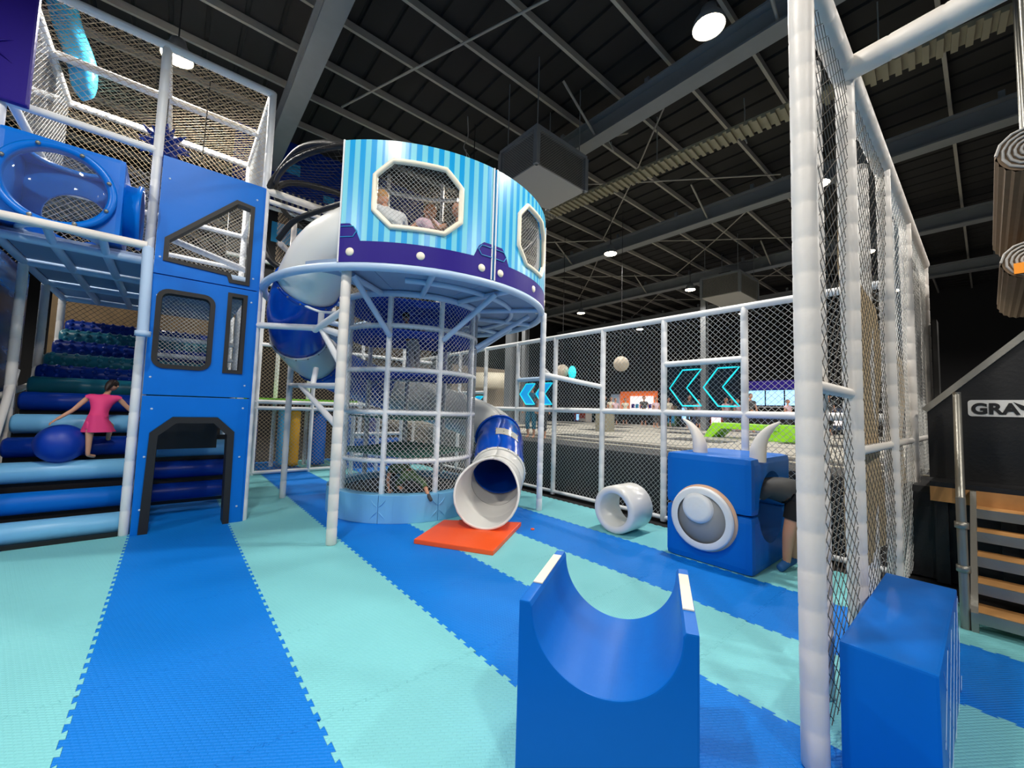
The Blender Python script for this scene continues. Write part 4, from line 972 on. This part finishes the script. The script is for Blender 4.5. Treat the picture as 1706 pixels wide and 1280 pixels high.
# ------------------------------------------------------------------ people
def skin_mesh(nodes, edges, sub=1):
    """nodes: list of (co, radius); returns mesh"""
    me = D.meshes.new('tmp'); me.from_pydata([tuple(n[0]) for n in nodes], edges, []); o = D.objects.new('tmp', me); COL.objects.link(o)
    o.modifiers.new('s', 'SKIN'); sd = me.skin_vertices[0].data
    for i, n in enumerate(nodes): sd[i].radius = (n[1], n[1]*(n[2] if len(n) > 2 else 1)); 
    sd[0].use_root = True
    ss = o.modifiers.new('b', 'SUBSURF'); ss.levels = sub; ss.render_levels = sub
    dg = bpy.context.evaluated_depsgraph_get(); dg.update(); r = D.meshes.new_from_object(o.evaluated_get(dg)); D.objects.remove(o); 
    for p in r.polygons: p.use_smooth = True
    return r
def join(mes):
    bm = bmesh.new()
    for m_ in mes: bm.from_mesh(m_)
    r = D.meshes.new('body'); bm.to_mesh(r); bm.free()
    for p in r.polygons: p.use_smooth = True
    return r
def hand_nodes(wr, d, pn, s):
    """palm and five fingers; wr wrist, d direction, pn palm side vector"""
    d = Vector(d).normalized(); sd = d.cross(Vector(pn)).normalized(); up = sd.cross(d).normalized(); ms = []
    ms.append(skin_mesh([(wr-d*.02*s, .022*s), (wr+d*.03*s, .032*s, .55), (wr+d*.075*s, .036*s, .5)], [(0,1),(1,2)]))
    for k, (o_, L) in enumerate(((-.03,.062),(-.01,.072),(.01,.068),(.03,.052))):
        b_ = wr+d*.07*s+sd*o_*s; m1 = b_+(d+up*-.25)*L*.5*s; m2 = m1+(d*.75-up*.6)*L*.5*s
        ms.append(skin_mesh([(b_,.0095*s),(m1,.0088*s),(m2,.0075*s)], [(0,1),(1,2)]))
    b_ = wr+d*.025*s-sd*.03*s; ms.append(skin_mesh([(b_,.011*s),(b_+(d*.6-sd)*.03*s,.010*s),(b_+(d*1.2-sd)*.045*s,.008*s)], [(0,1),(1,2)]))
    return ms
def person(lab, J, s, shirt, shorts, hair, face, long_hair=False, skirt=False, shoe=None, sleeve=.45, pants=.55, bald=False, skin=SKIN, group=None, hands=True):
    """J: dict of joints: pelvis chest neck head sL sR eL eR wL wR hL hR kL kR aL aR tL tR"""
    J = {k: Vector(v) for k, v in J.items()}; base = min(J['aL'], J['aR'], key=lambda v: v.z)
    t = thing('person', lab, 'person', (base.x, base.y, base.z-.06*s), group)
    r = lambda v: v*s
    nd = [(J['pelvis'],r(.12)),(J['chest'],r(.125)),(J['neck'],r(.05)),
          (J['sL'],r(.055)),(J['eL'],r(.04)),(J['wL'],r(.028)),(J['sR'],r(.055)),(J['eR'],r(.04)),(J['wR'],r(.028)),
          (J['hL'],r(.085)),(J['kL'],r(.056)),(J['aL'],r(.036)),(J['tL'],r(.032)),(J['hR'],r(.085)),(J['kR'],r(.056)),(J['aR'],r(.036)),(J['tR'],r(.032)), (lerp(J['neck'],J['head'],.45),r(.045))]
    ed = [(0,1),(1,2),(1,3),(3,4),(4,5),(1,6),(6,7),(7,8),(0,9),(9,10),(10,11),(11,12),(0,13),(13,14),(14,15),(15,16),(2,17)]
    ms0 = skin_mesh(nd, ed, 2 if hands else 1); ms = [ms0]
    f = Vector(face).normalized(); upv = (J['head']-J['neck']).normalized(); sd = f.cross(upv).normalized(); f = upv.cross(sd).normalized(); hc = J['head']; hr = r(.105)
    R_ = Matrix((sd, f, upv)).transposed()
    def hp_(x, y, z): return hc+R_ @ Vector((x,y,z))*hr
    hm = MB().sphere((0,0,0), 1, 18, 14, (.80,.95,1.12)); hm.v = [tuple(hp_(*v)) if True else v for v in hm.v]
    hm.sphere(hp_(0,.98,-.12), hr*.16, 8, 6)
    for sx_ in (-1,1): hm.sphere(hp_(.82*sx_,-.02,-.05), hr*.2, 8, 6)
    ms.append(hm.mesh('h'))
    if hands:
        for a, b in (('eL','wL'),('eR','wR')):
            ms += hand_nodes(J[b], J[b]-J[a], Vector((0,0,1)) if abs((J[b]-J[a]).normalized().z) < .8 else Vector(face), s)
    body = join(ms); obj('body', body, skin, t, fixn=False)
    for sx_ in (-1,1): MB().sphere(hp_(.32*sx_,.86,.02), hr*.1, 8, 6).build('eye', DARKW, t)
    MB().sphere(hp_(0,.90,-.45), hr*.2, 8, 5, (1,.4,.3)).build('mouth', mat('lip', (170,80,80), .5), t)
    hb = MB().sphere((0,0,0), 1, 16, 12, (.88,.98,1.0)); hb.v = [tuple(hp_(v[0], v[1]-.16, v[2]+.22)) for v in hb.v]
    if long_hair:
        P = [hp_(0,-.7,.5), hp_(0,-1.0,-.3), hp_(0,-1.0,-1.2), hp_(0,-.9,-2.0)]; P = catmull(P, 3); hb.tube(P, [hr*v for v in (.55,.6,.62,.6,.58,.52,.46,.4,.3,.15)], n=10)
    hb.build('hair', hair, t)
    # clothes: the body surface pushed outward, cut at sleeves, waist and hems
    bones = [('pelvis','chest'),('chest','neck'),('chest','sL'),('chest','sR'),('sL','eL'),('sR','eR'),('eL','wL'),('eR','wR'),('pelvis','hL'),('pelvis','hR'),('hL','kL'),('hR','kR'),('kL','aL'),('kR','aR'),('aL','tL'),('aR','tR'),('neck','head')]
    def near(p):
        best = None
        for a, b in bones:
            A, B = J[a], J[b]; d = B-A; t_ = max(0, min(1, (p-A).dot(d)/max(1e-9, d.length_squared))); q = (p-A-d*t_).length
            if best is None or q < best[0]: best = (q, a, b, t_)
        return best
    def cls(p):
        q, a, b, t_ = near(p)
        if (a, b) == ('pelvis','chest'): return 'S' if t_ > .12 else 'P'
        if (a, b) == ('chest','neck'): return 'S' if t_ < .8 else ''
        if b in ('sL','sR'): return 'S'
        if b in ('eL','eR'): return 'S' if t_ <= sleeve else ''
        if b in ('hL','hR'): return 'P'
        if b in ('kL','kR'): return 'P' if t_ <= pants else ''
        if b in ('aL','aR'): return 'P' if pants > 1 and t_ <= pants-1 else ''
        return ''
    src = ms0; cl_ = [cls(v.co) for v in src.vertices]
    def cloth(kinds, off, name, m_):
        idx = {}; vs_ = []; fs_ = []
        for pl in src.polygons:
            if sum(cl_[v] in kinds for v in pl.vertices)*2 > len(pl.vertices):
                f_ = []
                for v in pl.vertices:
                    if v not in idx: idx[v] = len(vs_); vs_.append(src.vertices[v].co+src.vertices[v].normal*off)
                    f_.append(idx[v])
                fs_.append(f_)
        if fs_: MB().add(vs_, fs_, True).build(name, m_, t, fixn=False)
    cloth(('S',), .020*s, 'shirt', shirt)
    if not skirt: cloth(('P',), .016*s, 'shorts' if pants <= 1 else 'trousers', shorts)
    else: cloth(('P',), .012*s, 'shorts', shirt)
    if skirt:
        mb = MB(); c0 = J['pelvis']+Vector((0,0,r(.10))); c1 = (J['pelvis']*.4+(J['kL']+J['kR'])*.3); c1.z = J['pelvis'].z-r(.24)
        v = []
        for k in range(24):
            a = 2*PI*k/24; w_ = 1+.09*math.sin(6*a); v += [c0+Vector((math.cos(a)*r(.13),math.sin(a)*r(.12),0)), c1+Vector((math.cos(a)*r(.24)*w_,math.sin(a)*r(.22)*w_,0))]
        mb.add(v, [(2*k,2*((k+1)%24),2*((k+1)%24)+1,2*k+1) for k in range(24)], True).build('skirt', shirt, t)
    if shoe:
        for a, b in (('aL','tL'),('aR','tR')):
            obj('sock', skin_mesh([(J[a]+Vector((0,0,r(.05))),r(.042)),(J[a],r(.045)),(J[b],r(.042)),(J[b]+(J[b]-J[a])*.2,r(.03))], [(0,1),(1,2),(2,3)], 1), shoe, t, fixn=False)
    return t
PINK = mat('pink_cotton', (232,60,125), .7); HAIRB = mat('dark_brown_hair', (38,24,18), .5, bump=.6, bscale=60); HAIRM = mat('brown_hair', (118,74,44), .5, bump=.6, bscale=60); HAIRL = mat('light_brown_hair', (190,140,84), .5, bump=.6, bscale=60)
GREYC = mat('dark_grey_cotton', (66,68,70), .8); BLKC = mat('black_cotton', (16,16,18), .8); WHC = mat('white_cotton', (225,225,225), .8); OLIVE = mat('olive_green_cotton', (76,104,66), .8); LGREY = mat('light_grey_cotton', (165,165,165), .8); BLSOCK = mat('blue_sock', (30,90,150), .7); TEALC = mat('teal_cotton', (20,110,140), .8); PINKW = mat('pale_pink_cotton', (228,196,208), .8)
# girl on the stairs, seen from behind, climbing away and to the right
gx, gy, gz = -.75, 7.36, .885
person('girl in pink top and skirt stepping up the roller stairs, arms spread', dict(
  pelvis=(gx+.03,gy+.0,gz+.50), chest=(gx+.06,gy+.06,gz+.72), neck=(gx+.09,gy+.12,gz+.84), head=(gx+.13,gy+.20,gz+.95),
  sL=(gx-.06,gy+.07,gz+.80), eL=(gx-.19,gy+.05,gz+.62), wL=(gx-.32,gy+.0,gz+.50), sR=(gx+.20,gy+.08,gz+.79), eR=(gx+.32,gy+.1,gz+.64), wR=(gx+.40,gy+.16,gz+.55),
  hL=(gx-.02,gy,gz+.46), kL=(gx-.02,gy-.01,gz+.27), aL=(gx-.02,gy,gz+.055), tL=(gx+.04,gy+.09,gz+.03), hR=(gx+.09,gy+.02,gz+.46), kR=(gx+.15,gy+.20,gz+.42), aR=(gx+.13,gy+.22,gz+.24), tR=(gx+.14,gy+.32,gz+.23)),
  .64, PINK, PINK, HAIRB, (.3,.9,-.2), long_hair=True, skirt=True, sleeve=.15, pants=.4)
# child crawling in the cylinder base
kx, ky, kz = 2.80, 5.62, .40
person('child in olive green clothes crawling into the net cylinder base, one leg hanging out', dict(
  pelvis=(kx+.02,ky+.06,kz+.24), chest=(kx-.02,ky+.30,kz+.34), neck=(kx-.02,ky+.44,kz+.30), head=(kx-.02,ky+.55,kz+.24),
  sL=(kx-.16,ky+.34,kz+.33), eL=(kx-.24,ky+.26,kz+.16), wL=(kx-.26,ky+.16,kz+.05), sR=(kx+.12,ky+.36,kz+.33), eR=(kx+.20,ky+.44,kz+.18), wR=(kx+.16,ky+.56,kz+.05),
  hL=(kx-.07,ky+.06,kz+.22), kL=(kx-.08,ky+.28,kz+.06), aL=(kx-.08,ky+.04,kz+.02), tL=(kx-.08,ky-.04,kz+.02), hR=(kx+.09,ky+.04,kz+.22), kR=(kx+.16,ky-.12,kz+.14), aR=(kx+.16,ky-.28,kz-.02), tR=(kx+.18,ky-.33,kz-.08)),
  .68, OLIVE, OLIVE, HAIRB, (0,.9,-.4), shoe=GREYC, pants=1.4)
# climber higher in the cylinder
cx0, cy0, cz0 = 3.02, 6.2, 2.22
person('child in light grey trousers climbing between the upper net floors', dict(
  pelvis=(cx0,cy0,cz0+.52), chest=(cx0-.03,cy0+.1,cz0+.74), neck=(cx0-.05,cy0+.14,cz0+.86), head=(cx0-.06,cy0+.18,cz0+.98),
  sL=(cx0-.17,cy0+.1,cz0+.80), eL=(cx0-.27,cy0+.0,cz0+.70), wL=(cx0-.24,cy0-.1,cz0+.66), sR=(cx0+.12,cy0+.1,cz0+.80), eR=(cx0+.25,cy0+.05,cz0+.74), wR=(cx0+.3,cy0-.04,cz0+.66),
  hL=(cx0-.06,cy0,cz0+.48), kL=(cx0-.02,cy0-.02,cz0+.26), aL=(cx0+.03,cy0,cz0+.06), tL=(cx0+.05,cy0-.06,cz0+.03), hR=(cx0+.07,cy0,cz0+.48), kR=(cx0+.10,cy0+.0,cz0+.26), aR=(cx0+.12,cy0+.04,cz0+.06), tR=(cx0+.14,cy0-.03,cz0+.03)),
  .68, BLKC, LGREY, HAIRB, (0,.9,.1), pants=1.7)
# children in the drum
def drum_kid(x, y, lab, shirt, pants_, hair, lean, face, longh=False):
    z = 3.46; d = Vector((lean[0], lean[1], 0))
    def j(a, b, c): return Vector((x,y,z))+(Vector((a,0,0))+d*b+Vector((0,0,c)))*1.5
    person(lab, dict(pelvis=j(0,0,.46), chest=j(0,.16,.68), neck=j(0,.22,.82), head=j(0,.29,.94), sL=j(-.13,.14,.76), eL=j(-.24,.28,.66), wL=j(-.28,.42,.72), sR=j(.13,.14,.76), eR=j(.24,.26,.60), wR=j(.24,.42,.52),
      hL=j(-.07,0,.42), kL=j(-.08,.12,.24), aL=j(-.08,-.02,.05), tL=j(-.08,.08,.03), hR=j(.07,0,.42), kR=j(.08,.10,.24), aR=j(.08,-.04,.05), tR=j(.08,.06,.03)), 1.06, shirt, pants_, hair, face, long_hair=longh, pants=1.6)
drum_kid(2.40, 5.55, 'child in white top at the left of the drum window, back turned', WHC, LGREY, HAIRL, (-.3,.9), (-.3,.9,0))
drum_kid(3.0, 5.45, 'child in pale pink top with brown hair in the middle of the drum window', PINKW, BLKC, HAIRM, (.1,.9), (.1,.9,-.2), True)
drum_kid(3.46, 5.52, 'child with brown hair at the right corner of the drum window', GREYC, BLKC, HAIRM, (-.3,-.2), (-.8,-.3,0), True)
# person bending into the cube
bx0, by0 = 5.30, 1.46
person('person in dark grey shirt and black shorts bending into the blue cube', dict(
  pelvis=(bx0+.05,by0-.07,.80), chest=(bx0-.10,by0+.10,.92), neck=(bx0-.14,by0+.28,.86), head=(bx0-.14,by0+.42,.74),
  sL=(bx0-.26,by0+.14,.88), eL=(bx0-.24,by0+.34,.70), wL=(bx0-.16,by0+.50,.56), sR=(bx0+.02,by0+.24,.88), eR=(bx0+.04,by0+.40,.68), wR=(bx0+.04,by0+.52,.52),
  hL=(bx0-.04,by0-.09,.75), kL=(bx0-.10,by0-.02,.42), aL=(bx0-.04,by0+.02,.075), tL=(bx0-.14,by0+.05,.04), hR=(bx0+.12,by0-.04,.75), kR=(bx0+.12,by0+.02,.42), aR=(bx0+.14,by0+.0,.075), tR=(bx0+.04,by0+.06,.04)),
  1.13, GREYC, BLKC, HAIRB, (-.2,.7,-.6), shoe=BLSOCK, pants=.62)
# far standing people
def stander(x, y, z, s, lab, shirt, pants_, hair, rz=0, group=None, hands=False):
    c, sn = math.cos(rz), math.sin(rz)
    def j(a, b, h): return Vector((x+(a*c-b*sn)*s, y+(a*sn+b*c)*s, z+h*s))
    return person(lab, dict(pelvis=j(0,0,.92), chest=j(0,.01,1.25), neck=j(0,0,1.46), head=j(0,.02,1.62), sL=j(-.19,0,1.38), eL=j(-.25,.02,1.12), wL=j(-.26,.1,.88), sR=j(.19,0,1.38), eR=j(.25,.02,1.12), wR=j(.24,.12,.90),
      hL=j(-.09,0,.88), kL=j(-.10,.02,.50), aL=j(-.10,0,.075), tL=j(-.11,.13,.04), hR=j(.09,0,.88), kR=j(.11,.05,.50), aR=j(.11,-.02,.075), tR=j(.12,.11,.04)), s, shirt, pants_, hair, (-sn,c,0), pants=1.5, group=group, hands=hands)
stander(7.0, 7.5, .97, .82, 'person in teal clothes walking on the court edge behind the arrow sign', TEALC, TEALC, HAIRB, 1.9, hands=True)
stander(7.15, 7.25, .97, .70, 'person in pale top beside the teal one on the court edge', WHC, GREYC, HAIRL, 2.2)
p1 = stander(20, 14.5, 1.0, .95, 'person in cream top standing far left beyond the trampoline court', CREAM, BLKC, HAIRB, 2.5, 'far visitors beyond the court')
p2 = stander(20.5, 10.0, 1.0, 1.0, 'far visitor in dark grey shirt beyond the trampoline court', GREYC, BLKC, HAIRB, 2.5, 'far visitors beyond the court')
p3 = stander(20.0, 8.0, 1.0, .9, 'far visitor in pale pink shirt beyond the trampoline court', PINKW, GREYC, HAIRM, 2.8, 'far visitors beyond the court')
rr_ = random.Random(11)
for k in range(14):
    dup(rr_.choice([p1,p2,p3]), (rr_.uniform(-1.5,3), 0, 0), group='far visitors beyond the court').location.y = 3.2+.95*k+rr_.uniform(-.3,.3)

for o in SC.objects:
    if o.type == 'MESH' and o.parent is None and not o.get('kind') and not o.get('category'): print('UNTAGGED', o.name)
print('tiles', NT, 'objects', len(SC.objects), 'tris', sum(len(o.data.polygons) for o in SC.objects if o.type == 'MESH'))
